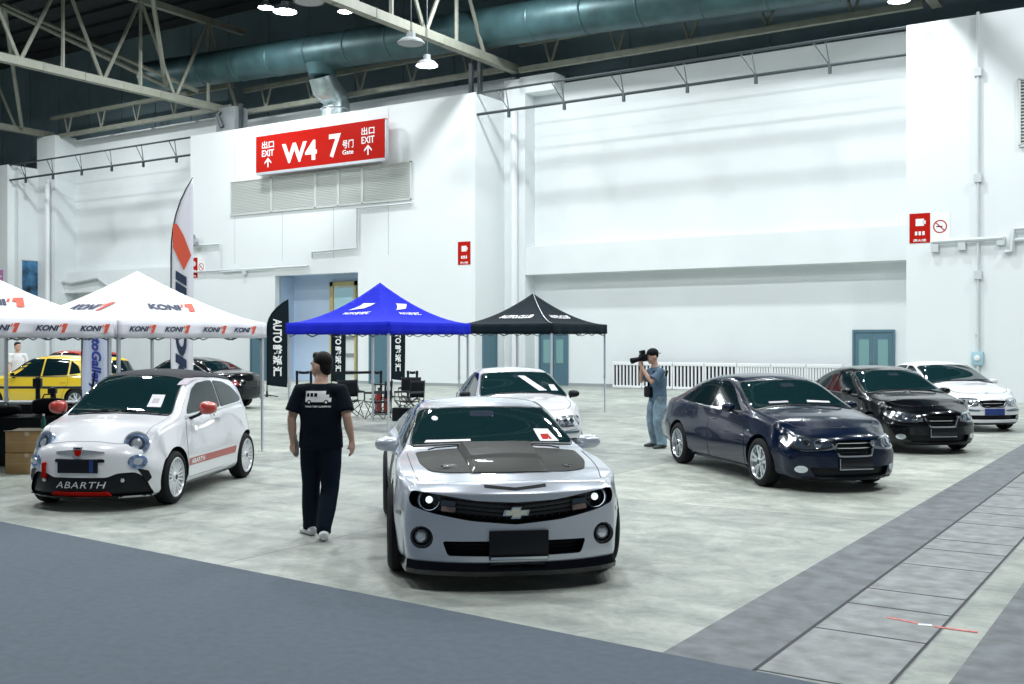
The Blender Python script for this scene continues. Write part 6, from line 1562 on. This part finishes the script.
# walking man, back to the camera
loc = cf((321-512)/FPX*10.35, 10.35); wd = FW*1.0+RT*.05; rz = math.atan2(wd.y, wd.x)
J = dict(head=(.03, 0, 1.665), neck=(-.01, 0, 1.525), chest=(-.01, 0, 1.30), pelvis=(0, 0, .98),
    shL=(-.01, .195, 1.445), elL=(-.05, .275, 1.17), wrL=(.03, .285, .925), shR=(-.01, -.195, 1.445), elR=(-.07, -.27, 1.18), wrR=(-.01, -.305, .955),
    hpL=(0, .095, .93), knL=(.12, .125, .52), anL=(.20, .155, .085), hpR=(0, -.095, .93), knR=(.02, -.085, .50), anR=(-.12, -.055, .10),
    ftL=(.8, .6, .0), ftR=(1, .25, 0), handL=((.1, .0, -1), (.3, -1, 0), .75), handR=((.05, -.02, -1), (.3, 1, 0), .45))
man, R_, hd_ = person('man in black tee and dark trousers walking away, holding a bottle', loc, rz, J, head_yaw=math.radians(62), build=1.12)
# van print on his back
mb = MB(); pv_ = [Vector((-.155-.004, 0, 0))]
bvh = None
sh = [o for o in man.children if o.name.startswith('shirt')][0]
bvh = BVHTree.FromPolygons([v.co.copy() for v in sh.data.vertices], [tuple(p.vertices) for p in sh.data.polygons])
def back(u, v):
    h, n, i, d = bvh.ray_cast(Vector((-1, -u, v)), Vector((1, 0, 0)))
    return (h+Vector((-.006, 0, 0))) if h else Vector((-.15, -u, v))
def bgrid(x0, x1, z0, z1, mi, n=5):
    vs = [back(x0+(x1-x0)*i/n, z0+(z1-z0)*j/n)+Vector((-.001*mi, 0, 0)) for i in range(n+1) for j in range(n+1)]; mb.add(vs, [(i*(n+1)+j, i*(n+1)+j+1, (i+1)*(n+1)+j+1, (i+1)*(n+1)+j) for i in range(n) for j in range(n)], mi)
bgrid(-.125, .075, 1.375, 1.440, 0); bgrid(-.125, .125, 1.335, 1.375, 0); bgrid(.075, .105, 1.375, 1.405, 0)
for x in (-.115, -.075, -.035): bgrid(x, x+.03, 1.385, 1.42, 1, 2)
for cx in (-.085, .080):
    vs = [back(cx+.022*math.cos(2*PI*k/14), 1.333+.022*math.sin(2*PI*k/14))+Vector((-.002, 0, 0)) for k in range(14)]; mb.add(vs, [tuple(range(14))], 1)
    vs = [back(cx+.011*math.cos(2*PI*k/12), 1.333+.011*math.sin(2*PI*k/12))+Vector((-.0035, 0, 0)) for k in range(12)]; mb.add(vs, [tuple(range(12))], 0)
print_text(mb, 'VANS TRIP CAMPING', back, -.125, 1.283, .25, .018, 0, bold=.05)
mb.build('back_print', ['signwhite', 'trousers'], sh, 0)
# bottle in his left hand
t = thing('water_bottle', 'small clear water bottle in the hand of the walking man', 'bottle', Matrix.Rotation(rz, 3, 'Z') @ Vector((.062, .262, .80))+loc, rz)
mb = MB(); mb.lathe([(0, 0), (.028, 0), (.030, .02), (.030, .13), (.012, .17), (.012, .19), (0, .19)], 14, 'Z'); mb.build('bottle_body', mat('pale_bottle', (.62, .68, .72), .15, coat=.5), t); mb = MB(); mb.lathe([(.014, .185), (.014, .205), (0, .205)], 10, 'Z'); mb.build('cap', 'white', t)
# photographer
loc = cf((656-512)/FPX*19.1, 19.1); fd = -RT*.93-FW*.36; rz = math.atan2(fd.y, fd.x)
J = dict(head=(.075, 0, 1.625), neck=(.02, 0, 1.47), chest=(-.03, 0, 1.24), pelvis=(-.04, 0, .93),
    shL=(.0, .185, 1.375), elL=(.20, .19, 1.18), wrL=(.30, .06, 1.42), shR=(.0, -.185, 1.375), elR=(.16, -.26, 1.18), wrR=(.235, -.09, 1.50),
    hpL=(-.04, .10, .89), knL=(.02, .14, .50), anL=(-.04, .15, .085), hpR=(-.04, -.10, .89), knR=(.0, -.15, .50), anR=(-.08, -.17, .085),
    ftL=(1, .25, 0), ftR=(1, -.5, 0), handL=((.35, -.25, .6), (0, -.3, .8), .7), handR=((.5, .5, .5), (.3, .7, -.2), 1.0))
ph, R_, hd_ = person('photographer in black cap, grey-blue shirt and light jeans aiming a camera', loc, rz, J, shirt='shirtblue', pants='jeans', shoe='shoedark', hairkind='cap', head_pitch=.12, baggy=1.25, build=1.05)
Rz = Matrix.Rotation(rz, 3, 'Z')
t = thing('camera', 'black camera with long lens held to the eye of the photographer', 'camera', Rz @ Vector((.215, 0, 1.60))+loc, rz)
mb = MB(); mb.box((.03, 0, .02), (.075, .145, .105)); mb.box((.03, 0, .085), (.06, .06, .04)); mb.build('camera_body', 'black', t, bevel=.008)
mb = MB(); mb.lathe([(.036, 0), (.038, .04), (.034, .05), (.040, .12), (.045, .17), (.040, .172), (0, .15)], 20, 'X', (.065, 0, .015)); mb.build('camera_lens', 'matteblack', t)
mb = MB(); mb.box((.03, 0, .105), (.07, .08, .05)); mb.build('flash_head', 'black', t, bevel=.006); t.rotation_euler = (0, .22, rz); t.scale = (1.2,)*3
# sling and pouch on the photographer
sh = [o for o in ph.children if o.name.startswith('shirt')][0]
mb = MB(); mb.tube([(.10, .12, 1.38), (.125, .0, 1.22), (.12, -.1, 1.05), (.06, -.17, .98)], (.022, .006), 8); mb.tube([(-.16, .12, 1.38), (-.185, .0, 1.22), (-.17, -.1, 1.05)], (.022, .006), 8); mb.build('camera_strap', 'matteblack', ph)
mb = MB(); mb.box((.11, -.06, 1.00), (.10, .24, .20)); mb.build('sling_pouch', 'matteblack', ph, bevel=.03)
# man behind the yellow car
loc = cf((17.5-512)/FPX*31.6, 31.6); fd = RT*.5-FW*.8; rz = math.atan2(fd.y, fd.x)
J = dict(head=(.02, 0, 1.72), neck=(0, 0, 1.56), chest=(0, 0, 1.32), pelvis=(0, 0, .99), shL=(0, .2, 1.48), elL=(.02, .26, 1.2), wrL=(.12, .24, .98), shR=(0, -.2, 1.48), elR=(.02, -.26, 1.2), wrR=(.12, -.24, .98),
    hpL=(0, .1, .94), knL=(.02, .11, .52), anL=(0, .12, .085), hpR=(0, -.1, .94), knR=(.02, -.11, .52), anR=(0, -.12, .085))
person('man in white tee standing behind the yellow hatchback', loc, rz, J, shirt='whitetee', head_yaw=.3)
# =================================================================== LIGHT: the hall's high-bay lamps
def area(p, size, power, col=(.93, .98, 1), rot=(0, 0, 0)):
    l = bpy.data.lights.new('hall_lamp', 'AREA'); l.shape = 'DISK'; l.size = size; l.energy = power; l.color = col
    o = bpy.data.objects.new('hall_lamp_light', l); COL.objects.link(o); o.location = p; o.rotation_euler = rot
for X in (-50, -36, -22, -10, 2):
    for Y in (4, 14, 24, 32):
        area((X, Y, 16.0), 1.0, 960)
